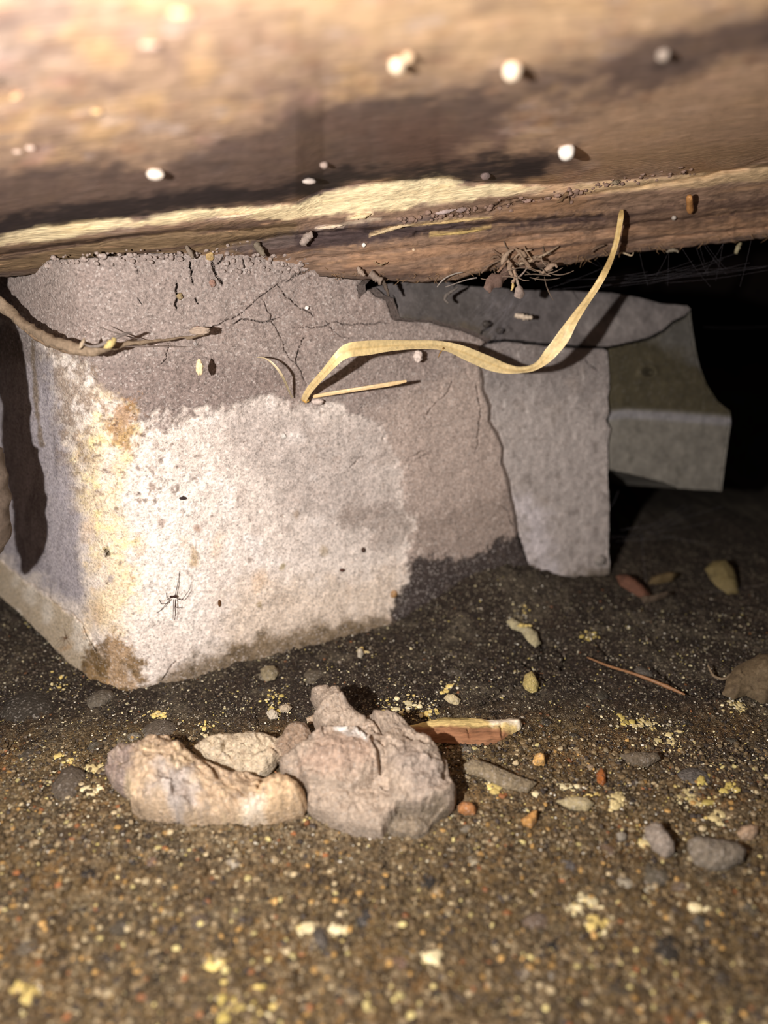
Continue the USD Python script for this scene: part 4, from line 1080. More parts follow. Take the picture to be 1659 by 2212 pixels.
# ------------------------------------------------------------------ dry plant tangle under the beam
tang = thing('dead_plant_tangle', 'tangle of dead brown twigs and a dry leaf hanging under the beam edge', 'dead plant')
TZ = float((beam_at(1110, 560) - EYE) @ FW) - 0.006


def stem(parent, name, pts, w, col, z=TZ, mat=M_PLAIN, n=14, rough=0.2, seed=0):
    q = np.array([(p[0], p[1], z + (p[2] if len(p) > 2 else 0.0)) for p in pts], float)
    c = catmull(q, n) if len(q) > 2 else np.stack([np.interp(np.linspace(0, 1, n), [0, 1], q[:, k]) for k in range(3)], 1)
    ww = np.interp(np.linspace(0, 1, n), np.linspace(0, 1, len(np.atleast_1d(w))), np.atleast_1d(w)) if np.ndim(w) else np.full(n, w)
    v, f = tube(at(c[:, :2], c[:, 2]), ww / FPX * z / 2, 6, rough, seed)
    return put(name, v, f, mat, lin(*col) * 0.8, parent)


for k, (pts, w, cl) in enumerate([([(1085, 548), (1098, 565), (1112, 590), (1106, 612)], [7, 9, 6], (176, 148, 124)), ([(1120, 570), (1150, 562), (1180, 548), (1206, 532, .003)], [6, 7, 6, 3], (176, 154, 130)), ([(1096, 545), (1092, 565), (1075, 588)], [6, 7, 5], (150, 120, 98)), ([(1112, 590), (1118, 610), (1122, 630)], [5, 6, 4], (176, 158, 140)),
                                  ([(1112, 536), (1128, 556), (1140, 575), (1165, 585)], [5, 7, 6, 4], (150, 126, 104)), ([(1062, 535), (1075, 548), (1092, 556)], [4, 5, 5], (120, 96, 78)), ([(1140, 575), (1125, 595), (1106, 606)], [3, 4, 3], (160, 142, 130)), ([(1150, 562), (1138, 545), (1132, 532)], [4, 4, 3], (150, 124, 100)),
                                  ([(1030, 600), (1010, 604), (985, 612), (962, 620)], [3, 2, 1.5], (168, 156, 146)), ([(1165, 585), (1180, 592), (1190, 596)], [3, 3, 2], (150, 128, 110)), ([(1086, 560), (1060, 572), (1040, 590)], [4, 4, 3], (130, 108, 90)), ([(1110, 560), (1122, 548), (1148, 540)], [3, 4, 3], (172, 150, 128))]):
    stem(tang, 'twig', pts, w, cl, seed=k)


def leaf(parent, name, outline, z, colr, tilt=(0.35, -1, 0.25), h=0.0007, jag=2.4, mat=M_PLAIN, seed=0):
    o = np.array(outline, float)
    q = at(o.mean(0), z)
    v, f, P = pillow(o, tilt, q, h, -h + 0.00035, 4, 0.8, jag, seed, (0.6, 20))
    c = lay(np.repeat(lin(*colr)[None], len(P), 0), 0.6 * smooth(0.0, 0.6, n2(P, 12, 3, seed)), lin(*colr) * 0.6)
    return put(name, v, f, mat, c, parent)


leaf(tang, 'leaf', [(1044, 622), (1050, 602), (1062, 590), (1078, 590), (1092, 576), (1102, 578), (1100, 594), (1088, 606), (1084, 620), (1066, 622), (1056, 636)], TZ - 0.002, (118, 96, 86), (0.5, -1, 0.6), 0.002, seed=1)
leaf(tang, 'leaf', [(1110, 640), (1114, 622), (1122, 612), (1128, 622), (1134, 634), (1124, 646)], TZ - 0.001, (150, 134, 124), (0.4, -1, 0.3), 0.0014, seed=2)
for k, (pts, w, cl) in enumerate([([(1170, 590), (1184, 580), (1196, 572), (1204, 578)], [4, 11, 12, 5], (164, 140, 120)), ([(1084, 572), (1090, 556), (1100, 544), (1110, 540)], [4, 13, 9, 2], (170, 146, 124)), ([(1104, 568), (1100, 582), (1108, 596)], [9, 12, 4], (160, 136, 116)), ([(1118, 572), (1128, 560), (1136, 566), (1148, 580)], [3, 10, 8, 3], (140, 118, 98)),
                                  ([(1136, 556), (1130, 546), (1118, 540)], [8, 9, 2], (150, 126, 104)), ([(1060, 560), (1072, 554), (1082, 560)], [3, 8, 3], (120, 98, 80)), ([(1176, 566), (1160, 560), (1150, 566)], [3, 8, 5], (128, 106, 88))]):
    stem(tang, 'leaf', pts, w, cl, TZ - 0.001, rough=0.4, seed=k + 20, n=10)
for k in range(34):
    a_ = np.array([rng.uniform(1050, 1195), rng.uniform(545, 600)])
    d_ = rng.normal(0, [26, 18])
    stem(tang, 'twig', [tuple(a_), tuple(a_ + d_ * 0.5 + rng.normal(0, 5, 2)), tuple(a_ + d_)], [1.2, 2.6, 1.0], tuple(np.array([150, 130, 112]) * rng.uniform(0.7, 1.15)), TZ + rng.uniform(-0.003, 0.006), n=8, seed=k)
stem(tang, 'bud', [(1104, 628), (1108, 618), (1106, 606)], [3, 7, 2], (226, 196, 132))

bits = [('dark_splinter', [(800, 590), (812, 600), (826, 608)], 16, (140, 124, 112), 'ragged grey-brown scrap clinging to the beam edge at the notch in the mortar'), ('dark_splinter', [(824, 600), (832, 618), (840, 640)], [8, 10, 4], (92, 80, 70), 'dark hooked splinter hanging beside the notch in the mortar'),
        ('pale_cone', [(772, 578), (780, 588), (788, 596)], [8, 13, 5], (170, 150, 134), 'pale pointed chip on the beam edge left of the hooked splinter'), ('dark_twig', [(402, 532), (410, 545), (418, 558)], [10, 12, 6], (132, 118, 104), 'stubby grey twig end poking out over the mortar, upper left'),
        ('dark_twig', [(552, 526), (562, 540), (572, 552)], [14, 16, 8], (128, 116, 100), 'short square twig end lying in the mortar bed under the beam'), ('grey_flake', [(655, 530), (662, 514), (676, 506)], [14, 20, 14], (166, 150, 140), 'upright grey flake standing on the beam edge left of centre'),
        ('dark_twig', [(968, 655), (962, 640), (978, 628), (990, 618)], [5, 8, 7, 3], (112, 104, 98), 'bent dead twig hanging before the dark cap slab'), ('pale_scrap', [(1112, 680), (1128, 684), (1150, 686)], [9, 14, 8], (216, 198, 176), 'pale cream scrap stuck on the dark cap slab'),
        ('pale_scrap', [(1590, 548), (1594, 535), (1600, 525)], [8, 12, 6], (150, 142, 112), 'yellowish scrap hanging under the beam edge at far right'), ('grey_flake', [(1440, 545), (1454, 540), (1466, 545)], [4, 9, 4], (130, 120, 104), 'thin grey flake hanging from the beam edge at right'),
        ('straw_wisp', [(1338, 556), (1344, 546), (1362, 552), (1368, 545)], [3, 4, 4, 2], (190, 170, 140), 'short pale wisp curled behind the long blade at the beam edge'), ('dark_twig', [(1278, 545), (1290, 534), (1306, 530)], [5, 8, 4], (110, 90, 74), 'small brown scrap on the beam edge between tangle and blade'),
        ('straw_wisp', [(808, 565), (820, 572), (834, 566)], [2, 3, 2], (150, 128, 100), 'fine twig whisker on the brown beam edge above the notch'), ('straw_wisp', [(944, 620), (958, 604), (975, 594), (1000, 588)], [2, 3, 3, 2], (170, 160, 150), 'thin grey rootlet curling down from the beam edge left of the tangle')]
for k, (nm, pts, w, cl, lab) in enumerate(bits):
    mx, my = np.mean([p[0] for p in pts]), np.mean([p[1] for p in pts])
    if my < np.interp(mx, *zip(*LOW)) + 14:
        z = float((beam_at(mx, min(my, np.interp(mx, *zip(*LOW)) - 6)) - EYE) @ FW) - 0.004
    else:
        z = standing((mx, my), 22 if my < 660 else 12)
    p = stem(None, nm, pts, w, cl, z, rough=0.3, seed=k)
    say(p, lab, 'scrap' if 'twig' not in nm else 'twig')

# ------------------------------------------------------------------ cobwebs
def web(name, lines, w, label, seed):
    r = np.random.default_rng(seed)
    parts = []
    for ln in lines:
        q = np.array(ln, float)
        c = np.stack([np.interp(np.linspace(0, 1, 16), np.linspace(0, 1, len(q)), q[:, k]) for k in range(3)], 1)
        c[:, 1] += 5 * np.sin(np.linspace(0, np.pi, 16)) * r.uniform(0.2, 1.2)
        parts.append(tube(at(c[:, :2], c[:, 2]), w, 4))
    v, f = joined(parts)
    return say(put(name, v, f, M_WEB), label, 'cobweb', kind='stuff')


r = np.random.default_rng(5)
L1 = []
for k in range(14):
    x0 = r.uniform(1180, 1500)
    y0 = 600 + r.uniform(-12, 22) + (1300 - x0) * 0.03
    L1.append([(x0, y0, .40), (x0 + r.uniform(120, 320), y0 - r.uniform(15, 60), .395)])
for k in range(14):
    x0 = r.uniform(1180, 1659)
    L1.append([(x0, np.interp(x0, *zip(*LOW)), .385), (x0 + r.uniform(-70, 70), 560 + r.uniform(15, 60), .398)])
web('cobweb', L1, 0.000016, 'grey cobweb slung under the beam edge at right over the black void', 1)
L2 = [[(r.uniform(1060, 1160), r.uniform(620, 660), .40), (r.uniform(960, 1090), r.uniform(730, 800), .405)] for _ in range(24)]
L2 += [[(1110 + r.uniform(-60, 60), 640, .398), (1060 + r.uniform(-60, 60), 690, .40)] for _ in range(8)]
web('cobweb', L2, 0.00002, 'fan of fine cobweb threads between the cap slab and the long grass blade', 2)
L3 = [[(1320, 1160, .47), (1390, 1155, .48), (1500, 1090, .50)], [(1330, 1170, .47), (1450, 1155, .49), (1545, 1180, .50)], [(1318, 1095, .47), (1336, 1060, .47)], [(1385, 1150, .48), (1395, 1260, .47)], [(1520, 707, .5), (1659, 706, .52)], [(1500, 1282, .45), (1580, 1270, .45), (1659, 1262, .45)], [(1300, 1310, .455), (1340, 1312, .455), (1390, 1300, .455)]]
L3 += [[(1340 + r.uniform(0, 60), 1150 + r.uniform(-10, 20), .475), (1380 + r.uniform(0, 200), 1120 + r.uniform(-40, 60), .49)] for _ in range(8)]
web('cobweb', L3, 0.00003, 'sparse cobweb strands in the dark gap right of the grey panel', 3)
L4 = [[(x, y, float(pier_depth(np.array([[x, y]], float))[0]) - o) for x, y, o in q] for q in ([(560, 770, .004), (470, 750, .007), (380, 760, .003)], [(640, 660, .003), (560, 700, .007), (455, 720, .008)])]
web('cobweb', L4, 0.00003, 'single cobweb threads across the grey mortar beside the root', 4)


# ------------------------------------------------------------------ spiders and small creatures on the pier
def spider(label, body_px, legs, z_off, scale, colr, lw):
    t = thing('spider', label, 'spider')
    c = np.array(body_px, float)
    z = float(pier_depth(c[None])[0])
    for nm, (dx, dy, rr) in (('abdomen', (2.5, -0.5, 3.6)), ('head', (-5.5, 0.0, 2.9))):
        v, f = blob(at(c + np.array([dx, dy]) * scale, z - 0.0035), rr * scale / FPX * z, 2, 2, 0.1, 1.2, (1.15, 0.9, 0.95))
        put(nm, v, f, M_PLAIN, lin(*colr), t)
    for lg in legs:
        q = np.array(lg, float)
        zz = z - np.interp(np.linspace(0, 1, len(q)), [0, 0.45, 1], [0.0035, 0.0045, z_off])
        zz = np.minimum(zz, pier_depth(q) - 0.0012)
        n = 5 * len(q)
        cc2 = np.stack([np.interp(np.linspace(0, len(q) - 1, n), np.arange(len(q)), a) for a in (q[:, 0], q[:, 1], zz)], 1)
        v, f = tube(at(cc2[:, :2], cc2[:, 2]), np.linspace(lw, lw * 0.55, n) / FPX * z / 2, 5)
        put('leg', v, f, M_PLAIN, lin(*colr), t)
    return t


def zoomed(pts):
    return [(320 + x * 160 / 1659, 1200 + y * 160 / 1659) for x, y in pts]


spider('dark long-legged spider hanging on the white face of the pier', (375.5, 1289), [zoomed(x) for x in (
    [(610, 880), (655, 660), (690, 500), (705, 350)], [(640, 960), (750, 1000), (830, 900), (930, 760), (955, 650)], [(570, 980), (565, 1150), (560, 1330), (555, 1440)], [(610, 980), (600, 1160), (605, 1330), (600, 1440)],
    [(500, 970), (430, 1070), (290, 1085), (250, 990)], [(500, 980), (380, 1110), (300, 1210), (210, 1280)], [(610, 1000), (610, 1150), (690, 1180), (770, 1155)], [(480, 950), (430, 1000), (415, 920), (405, 830)])], 0.0014, 1.0, (52, 30, 26), 1.7)
spider('faint grey long-legged spider on the pier foot at lower left', (142, 1378), [[(142, 1378), (140, 1364), (138, 1355)], [(142, 1378), (160, 1382), (162, 1400)], [(142, 1378), (128, 1386), (118, 1398)], [(142, 1378), (154, 1372), (166, 1376)],
       [(142, 1378), (150, 1392), (160, 1398)], [(142, 1378), (132, 1376), (122, 1384)], [(142, 1378), (146, 1366), (150, 1358)], [(142, 1378), (136, 1390), (130, 1400)]], 0.0012, 0.55, (96, 72, 52), 1.2)
for (x, y, r_, sq, cl, lab) in [(474, 1303, 4.6, (0.8, 0.6, 1.9), (92, 62, 36), 'brown insect husk to the right of the dark spider'), (785, 1188, 5, (0.9, 0.6, 1.2), (66, 48, 40), 'black seed-like speck on the white face, upper of two'), (739, 1232, 4.6, (1.1, 0.6, 0.9), (78, 52, 44), 'black seed-like speck on the white face, lower of two'), (395, 1076, 5, (1.6, 0.6, 0.7), (52, 42, 40), 'small black fleck high on the white face')]:
    p = np.array([x, y], float)
    z = float(pier_depth(p[None])[0]) - 0.0016
    v, f = blob(at(p, z), r_ / FPX * z, x, 2, 0.2, 1.5, sq)
    say(put('insect_husk' if 'husk' in lab else 'speck', v, f, M_PLAIN, lin(*cl)), lab, 'insect husk' if 'husk' in lab else 'speck')


# ------------------------------------------------------------------ loose things on the ground
def lump(name, outline, tilt_deg, front_y, height, under, colour_fn, label, cat, mat=M_STONE, step=4, power=0.45, jag=1.0, seed=0, lumps=(0.25, 40), width=None, bump=None, parent=None):
    o = np.array(outline, float)
    q = on_ground(o[:, 0].mean(), front_y)
    t = math.radians(tilt_deg)
    n = np.array([0, -math.sin(t), math.cos(t)])
    v, f, P = pillow(o, n, q + [0, 0, 0.001], height, under, step, power, jag, seed, lumps, width, bump)
    p = put(name, v, f, mat, colour_fn(P), parent)
    return say(p, label, cat) if label else p


def flat_colour(*c, dark=0.6, sc=14, seed=0):
    return lambda P: lay(np.repeat(lin(*c)[None], len(P), 0) * 0.85, 0.6 * smooth(0.0, 0.6, n2(P, sc, 4, seed)), lin(*c) * dark)


left_out = [(228, 1668), (236, 1640), (262, 1618), (300, 1622), (318, 1604), (345, 1597), (372, 1598), (380, 1622), (398, 1626), (412, 1632), (440, 1650), (470, 1668), (500, 1680), (540, 1678), (570, 1690), (600, 1686), (640, 1700), (662, 1722), (666, 1745), (655, 1762), (628, 1768), (600, 1776), (570, 1784), (545, 1788),
            (520, 1782), (480, 1788), (440, 1784), (410, 1792), (390, 1780), (340, 1776), (300, 1768), (285, 1750), (282, 1722), (262, 1716), (244, 1700)]


def left_bump(P):
    h = 0.0
    for x, y, s, a in [(355, 1680, 60, .006), (330, 1720, 60, .003), (610, 1738, 46, .006), (420, 1740, 70, .004), (255, 1660, 30, -.003), (545, 1700, 40, -.003), (500, 1740, 50, .001)]:
        h = h + a * np.exp(-((P[:, 0] - x) / s) ** 2 - ((P[:, 1] - y) / (s * 0.75)) ** 2)
    h = h - 0.004 * np.clip(1.4 - line_dist([(405, 1632), (440, 1660), (470, 1690), (480, 1710)], P) / 5, 0, 1)
    return h + 0.0024 * crag(P, 46, 3) + 0.0009 * n2(P, 11, 4, 4) + 0.0005 * n2(P, 5, 3, 5)


def left_col(P):
    c = np.repeat(lin(196, 172, 144)[None], len(P), 0) * 0.9
    c = lay(c, 0.8 * mask([(222, 1600), (310, 1610), (300, 1720), (280, 1760), (222, 1720)], P, 14, 14, 30, 1), lin(152, 136, 132) * 0.8)
    c = lay(c, 0.75 * smooth(0.0, 0.5, n2(P, 36, 4, 2)), lin(228, 206, 168))
    c = lay(c, 0.8 * mask([(350, 1700), (420, 1690), (440, 1770), (390, 1780), (340, 1740)], P, 20, 16, 26, 3), lin(184, 176, 172) * 0.85)
    c = lay(c, 0.8 * mask([(560, 1700), (640, 1704), (668, 1745), (600, 1780), (530, 1790), (540, 1740)], P, 16, 14, 26, 4), lin(220, 190, 152) * 0.9)
    c = lay(c, 0.7 * mask([(530, 1750), (575, 1748), (580, 1785), (530, 1792)], P, 12, 10, 16, 5), lin(230, 220, 204) * 0.9)
    c = lay(c, 0.6 * smooth(0.25, 0.6, n2(P, 18, 4, 6)), lin(120, 102, 86) * 0.8)
    return c * (1 + 0.28 * n2(P, 13, 4, 7) + 0.2 * n2(P, 5, 3, 8))[:, None]


lump('mortar_lump', left_out, 24, 1768, 0.009, 0.006, left_col, 'warm beige knobbly mortar lump at the left of the two broken pieces', 'mortar lump', width=34, power=0.36, seed=1, jag=3.0, bump=left_bump, step=3.0)
mid_out = [(414, 1618), (440, 1602), (465, 1592), (500, 1590), (540, 1584), (575, 1588), (600, 1598), (608, 1592), (622, 1572), (640, 1562), (664, 1566), (680, 1590), (676, 1620), (640, 1640), (602, 1648), (588, 1668), (560, 1688), (520, 1684), (470, 1662), (436, 1640)]
lump('mortar_lump', mid_out, 30, 1690, 0.006, 0.005, lambda P: lay(lay(np.repeat(lin(206, 190, 164)[None], len(P), 0) * 0.85, 0.6 * smooth(0, 0.5, n2(P, 14, 4, 7)), lin(176, 152, 126) * 0.8), mask([(596, 1560), (690, 1560), (690, 1650), (600, 1650)], P, 10, 10, 20, 8), lin(160, 138, 118) * 0.8),
     'pale crusty mortar lump wedged behind and between the two bigger lumps', 'mortar lump', width=26, seed=2, jag=2.6, bump=lambda P: 0.0016 * crag(P, 34, 5) + 0.0009 * n2(P, 8, 4, 6), step=3.0)
right_out = [(668, 1512), (690, 1502), (712, 1498), (738, 1508), (748, 1530), (760, 1546), (786, 1562), (800, 1556), (830, 1562), (856, 1566), (878, 1578), (902, 1606), (934, 1632), (952, 1652), (968, 1672), (974, 1700), (986, 1724), (982, 1746), (962, 1768), (938, 1784), (920, 1812), (900, 1820), (850, 1812), (836, 1800), (826, 1816), (800, 1814), (770, 1808), (728, 1794), (690, 1774),
             (662, 1754), (664, 1722), (640, 1700), (610, 1684), (604, 1660), (640, 1630), (672, 1622), (690, 1590), (676, 1560), (690, 1545)]


def right_bump(P):
    h = 0.006 * np.exp(-((P[:, 0] - 745) / 85) ** 2 - ((P[:, 1] - 1660) / 50) ** 2) + 0.004 * np.exp(-((P[:, 0] - 900) / 60) ** 2 - ((P[:, 1] - 1700) / 60) ** 2) + 0.003 * np.exp(-((P[:, 0] - 720) / 40) ** 2 - ((P[:, 1] - 1550) / 40) ** 2)
    for ln, w, d in [([(768, 1552), (795, 1570), (815, 1592), (832, 1618)], 4, .0035), ([(780, 1618), (800, 1640), (818, 1668), (822, 1700)], 4, .0035), ([(876, 1624), (900, 1640), (915, 1652)], 4, .003), ([(950, 1660), (960, 1690), (955, 1715)], 4, .003), ([(676, 1570), (684, 1590)], 3, .003)]:
        h = h - d * np.clip(1.4 - line_dist(ln, P) / w, 0, 1)
    st = sdf([(640, 1650), (700, 1610), (770, 1608), (815, 1650), (822, 1700), (760, 1740), (660, 1720)], P)
    h = h + 0.0032 * smooth(-3, 5, st)
    st2 = sdf([(800, 1560), (860, 1570), (960, 1660), (985, 1730), (930, 1775), (850, 1768), (838, 1700), (830, 1620)], P)
    h = h + 0.003 * smooth(-3, 5, st2)
    h = h - 0.005 * mask([(836, 1796), (862, 1766), (905, 1772), (950, 1752), (975, 1762), (945, 1800), (905, 1830), (840, 1825)], P, 4, 5, 20, 18)
    return h + 0.0017 * crag(P, 60, 9) + 0.0007 * n2(P, 11, 4, 10) + 0.0004 * n2(P, 5, 3, 11)


def right_col(P):
    c = np.repeat(lin(170, 154, 138)[None], len(P), 0) * 0.95
    c = lay(c, 0.6 * smooth(0.0, 0.5, n2(P, 40, 4, 11)), lin(188, 170, 152))
    c = lay(c, 0.7 * mask([(690, 1630), (790, 1630), (815, 1690), (740, 1720), (650, 1690)], P, 24, 16, 30, 12), lin(180, 154, 136) * 0.85)
    c = lay(c, 0.9 * mask([(728, 1616), (770, 1614), (800, 1638), (790, 1644), (745, 1634)], P, 5, 6, 12, 13), lin(226, 220, 214) * 0.9)
    c = lay(c, 0.6 * mask([(860, 1650), (950, 1690), (960, 1740), (900, 1760), (850, 1700)], P, 24, 16, 30, 14), lin(170, 156, 146) * 0.82)
    c = lay(c, 0.7 * mask([(836, 1796), (862, 1766), (905, 1772), (950, 1752), (975, 1762), (945, 1800), (905, 1830), (840, 1825)], P, 4, 5, 20, 18), lin(120, 108, 88) * 0.8)  # shade under the ledge, painted as a darker colour
    c = lay(c, 0.5 * smooth(0.25, 0.6, n2(P, 12, 4, 15)), lin(112, 98, 88) * 0.8)
    return c * (1 + 0.24 * n2(P, 15, 4, 16) + 0.18 * n2(P, 5, 3, 17))[:, None]


lump('mortar_lump', right_out, 24, 1800, 0.0095, 0.006, right_col, 'big grey cracked mortar slab lump with a white patch, right of the beige lump', 'mortar lump', width=24, power=0.3, seed=3, jag=3.2, bump=right_bump, step=3.0)

spl = [(868, 1588), (880, 1572), (920, 1562), (960, 1552), (1000, 1554), (1050, 1558), (1100, 1556), (1122, 1556), (1129, 1564), (1124, 1576), (1106, 1586), (1082, 1604), (1050, 1610), (1010, 1608), (975, 1606), (930, 1606), (890, 1606)]


def spl_col(P):
    c = np.repeat(lin(142, 102, 74)[None], len(P), 0)
    c = lay(c, 0.6 * smooth(0, 0.5, n2(P * [0.15, 1], 7, 4, 1)), lin(112, 74, 50))
    c = lay(c, 0.85 * smooth(5, -5, P[:, 1] - np.interp(P[:, 0], [868, 960, 1060, 1128], [1584, 1582, 1588, 1590]) + 4 * n2(P, 14, 3, 2)), lin(212, 190, 128))
    c = lay(c, 0.7 * mask([(930, 1550), (1010, 1550), (1010, 1566), (940, 1570)], P, 5, 6, 12, 6), lin(126, 112, 62))
    c = lay(c, 0.95 * mask([(1035, 1562), (1090, 1552), (1135, 1550), (1135, 1576), (1090, 1578), (1060, 1582)], P, 6, 7, 14, 3), lin(238, 226, 204) * 0.95)
    return c


lump('wood_splinter', spl, 12, 1606, 0.004, 0.002, spl_col, 'reddish wood splinter with a white tip beside the grey mortar lump', 'wood splinter', M_WOOD, step=3, power=0.6, jag=1.0, seed=5, lumps=(0.35, 20), width=22,
     bump=lambda P: 0.0006 * n2(P * [0.15, 1], 6, 3, 1) - 0.0015 * np.clip(1.3 - line_dist([(1010, 1590), (1015, 1605)], P) / 2.5, 0, 1) - 0.0015 * np.clip(1.3 - line_dist([(1082, 1582), (1084, 1602)], P) / 2.5, 0, 1))

for (nm, o, fy, hgt, cl, lab, cat) in [
    ('shell_fragment', [(1128, 1478), (1134, 1458), (1148, 1450), (1158, 1462), (1164, 1478), (1160, 1494), (1146, 1497), (1134, 1490)], 1496, .003, (196, 178, 116), 'cream snail-shell fragment standing on the dark ground', 'shell'),
    ('pebble', [(1150, 1644), (1156, 1630), (1168, 1626), (1178, 1634), (1178, 1648), (1168, 1654), (1156, 1656)], 1655, .003, (226, 180, 112), 'small round orange-yellow pebble right of the wood splinter', 'pebble'),
    ('pebble', [(988, 1742), (998, 1732), (1020, 1736), (1030, 1748), (1026, 1760), (1006, 1762), (990, 1756)], 1762, .003, (184, 128, 80), 'rounded orange-brown pebble touching the right edge of the grey lump', 'pebble'),
    ('pebble', [(1124, 1772), (1136, 1764), (1150, 1752), (1162, 1752), (1160, 1776), (1148, 1790), (1130, 1784)], 1790, .003, (204, 154, 92), 'angular orange stone chip in front of the wood splinter', 'pebble'),
    ('pebble', [(1288, 1672), (1298, 1658), (1308, 1670), (1310, 1690), (1302, 1698), (1290, 1690)], 1698, .002, (160, 96, 48), 'upright rusty orange chip between the pale specks, centre right', 'pebble'),
    ('stone_chip', [(1392, 1788), (1410, 1778), (1428, 1780), (1440, 1800), (1458, 1822), (1456, 1846), (1436, 1854), (1410, 1836), (1396, 1812)], 1852, .004, (150, 138, 126), 'flat grey stone chip leaning at lower right, the left one of two', 'stone chip'),
    ('stone_chip', [(1484, 1816), (1502, 1806), (1530, 1810), (1560, 1814), (1590, 1820), (1612, 1838), (1606, 1860), (1570, 1880), (1530, 1884), (1500, 1866), (1488, 1842)], 1882, .004, (128, 118, 104), 'large flat grey stone chip at lower right, the right one of two', 'stone chip'),
    ('pebble', [(1592, 1800), (1600, 1786), (1618, 1782), (1636, 1786), (1638, 1804), (1624, 1816), (1602, 1814)], 1816, .003, (176, 150, 124), 'pinkish rounded pebble at the right edge above the flat grey chips', 'pebble'),
    ('stone_chip', [(1330, 1800), (1342, 1796), (1356, 1804), (1352, 1816), (1336, 1818)], 1818, .002, (146, 138, 124), 'small grey chip just left of the two flat stone chips', 'stone chip'),
    ('stone_chip', [(1336, 1630), (1370, 1624), (1420, 1626), (1428, 1640), (1400, 1656), (1360, 1654)], 1656, .002, (110, 98, 82), 'dull brown stone lying flat among yellow flakes at right', 'stone chip'),
    ('mortar_crust', [(1092, 1342), (1106, 1334), (1122, 1344), (1140, 1352), (1160, 1366), (1168, 1390), (1156, 1400), (1142, 1388), (1126, 1366), (1104, 1358)], 1400, .002, (176, 166, 132), 'pale curved crust of old mortar on the dark ground below the panel', 'crust'),
    ('mortar_crust', [(1000, 1652), (1020, 1638), (1060, 1650), (1110, 1672), (1160, 1690), (1140, 1712), (1090, 1704), (1040, 1680), (1010, 1672)], 1712, .002, (142, 128, 104), 'long flat grey crust between the grey lump and the orange stone chip', 'crust'),
    ('mortar_crust', [(1200, 1730), (1230, 1720), (1268, 1722), (1284, 1736), (1268, 1754), (1230, 1748)], 1752, .002, (178, 164, 128), 'pale yellowish crust among the specks right of the orange stone chip', 'crust'),
    ('stone_chip', [(562, 1446), (576, 1438), (592, 1438), (602, 1452), (594, 1468), (574, 1472), (564, 1460)], 1472, .002, (146, 134, 108), 'rough buff stone chip on the dark ground below the white face', 'stone chip'),
    ('stone_chip', [(574, 1540), (588, 1530), (602, 1540), (600, 1552), (584, 1554)], 1554, .002, (208, 196, 176), 'white stone chip behind the pale mortar lump', 'stone chip'),
    ('stone_chip', [(600, 1526), (620, 1520), (632, 1528), (622, 1540), (606, 1538)], 1540, .0015, (186, 170, 146), 'beige stone flake behind the pale mortar lump beside the white chip', 'stone chip'),
    ('stone_chip', [(660, 1552), (676, 1544), (690, 1550), (682, 1562), (666, 1566)], 1566, .0015, (196, 172, 146), 'small pinkish chip leaning on the tip of the grey lump', 'stone chip'),
    ('stone_chip', [(958, 1508), (966, 1500), (982, 1500), (996, 1512), (990, 1524), (972, 1520)], 1524, .002, (206, 190, 150), 'cream flake lying above the wood splinter', 'stone chip'),
    ('stone_chip', [(804, 1556), (814, 1548), (830, 1550), (840, 1558), (828, 1566), (810, 1566)], 1566, .002, (150, 138, 122), 'ribbed grey shell-like flake behind the grey lump', 'stone chip'),
    ('stone_chip', [(772, 1404), (782, 1400), (786, 1412), (780, 1422), (772, 1420)], 1422, .0015, (200, 190, 170), 'small white flake on the dark ground near the broken coat corner', 'stone chip'),
]:
    lump(nm, o, 28, fy, hgt, hgt * 0.6, flat_colour(*cl, seed=len(lab)), lab, cat, step=3, power=0.55, jag=1.2, seed=len(lab), lumps=(0.4, 14))

# twig, dead leaves and litter at right
def ground_stem(pts, w, n=20, seed=0):
    q = np.array([on_ground(x, y) + [0, 0, h] for x, y, h in pts])
    t = np.linspace(0, 1, n)
    c = np.stack([np.interp(t, np.linspace(0, 1, len(q)), q[:, k]) for k in range(3)], 1)
    c = gaussian_filter1d(c, 1.2, axis=0)
    return tube(c, np.interp(t, [0, .3, .8, 1], np.array(w)) / FPX * 0.38 / 2, 6, 0.2, seed)


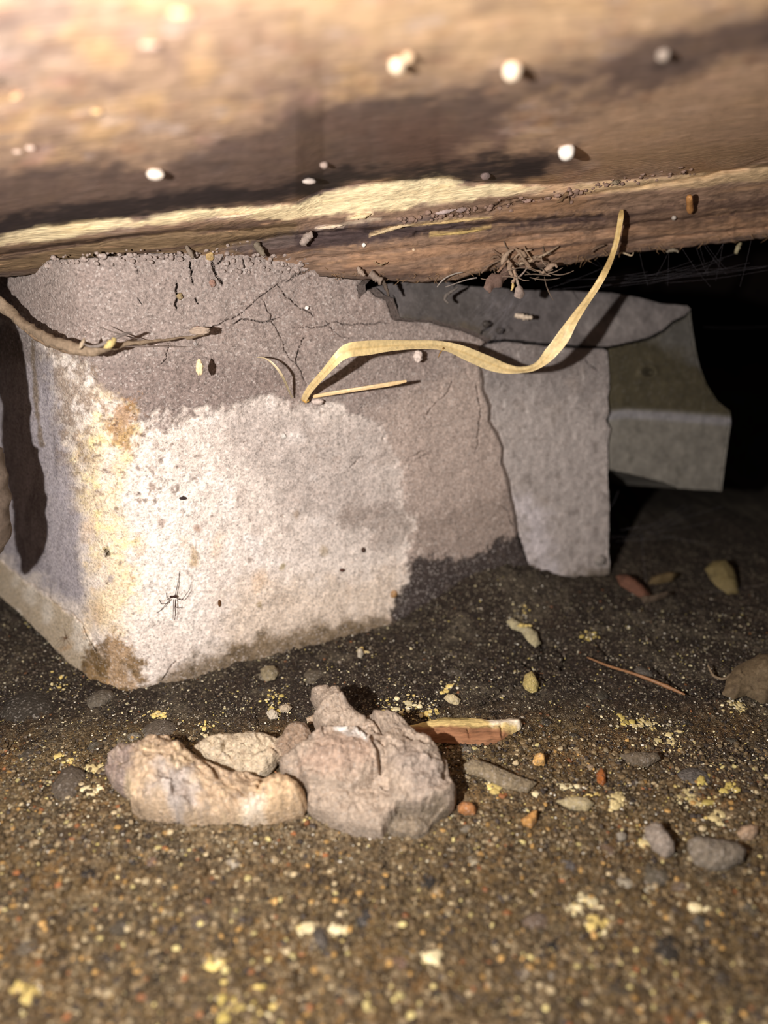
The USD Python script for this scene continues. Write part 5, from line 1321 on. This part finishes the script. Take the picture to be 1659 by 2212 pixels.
v, f = ground_stem([(1262, 1426, .002), (1310, 1444, .0015), (1370, 1462, .0015), (1430, 1485, .0015), (1486, 1508, .001)], [3, 6, 9, 4])
say(put('dry_stalk', v, f, M_STRAW, lin(150, 110, 76)), 'thin reddish-brown dry stalk lying across the dark ground at right', 'stalk')
lf = thing('dead_leaf', 'crumpled brown dead leaf with a curled stalk at the right edge', 'leaf')
lo = [(1560, 1500), (1568, 1470), (1585, 1445), (1610, 1430), (1640, 1415), (1690, 1405), (1720, 1450), (1700, 1510), (1650, 1520), (1610, 1505), (1585, 1512)]
q = on_ground(1620, 1508)
v, f, P = pillow(np.array(lo, float), (0, -0.55, 0.83), q + [0, 0, 0.004], 0.006, -0.0055, 4, 0.7, 3, 4, (1.2, 26))
c = lay(np.repeat(lin(100, 86, 66)[None], len(P), 0), smooth(0, 0.6, n2(P, 20, 4, 2)), lin(64, 52, 40))
put('blade', v, f, M_PLAIN, c, lf)
v, f = ground_stem([(1524, 1460, .006), (1538, 1478, .004), (1560, 1486, .004), (1590, 1472, .006)], [4, 6, 6, 5])
put('stalk', v, f, M_PLAIN, lin(120, 104, 84), lf)
for k, (o, fy, cl, lab) in enumerate([([(1328, 1246), (1350, 1240), (1372, 1250), (1392, 1268), (1404, 1286), (1390, 1296), (1366, 1282), (1340, 1266)], 1296, (92, 62, 48), 'dim reddish dead leaf at the foot of the grey panel in the dark gap'),
                                      ([(1522, 1228), (1540, 1212), (1566, 1208), (1582, 1226), (1594, 1258), (1596, 1282), (1572, 1284), (1544, 1262), (1530, 1246)], 1284, (104, 92, 60), 'dim yellowish dead leaf standing in the dark gap at right'),
                                      ([(1408, 1246), (1440, 1236), (1466, 1240), (1452, 1256), (1420, 1262), (1400, 1260)], 1262, (84, 70, 46), 'dim curled litter flake between the two dead leaves in the gap'),
                                      ([(1380, 1290), (1410, 1286), (1440, 1278), (1452, 1284), (1420, 1298), (1390, 1304)], 1304, (80, 68, 56), 'dim ragged litter strip just in front of the reddish dead leaf')]):
    q = on_ground(np.mean([p[0] for p in o]), fy)
    v, f, P = pillow(np.array(o, float), (0, -0.6, 0.8), q + [0, 0, 0.002], 0.003, -0.0026, 4, 0.7, 2, k, (1.0, 18))
    say(put('dead_leaf', v, f, M_PLAIN, lay(np.repeat(lin(*cl)[None], len(P), 0), smooth(0, .6, n2(P, 16, 3, k)), lin(*cl) * 0.5)), lab, 'leaf')
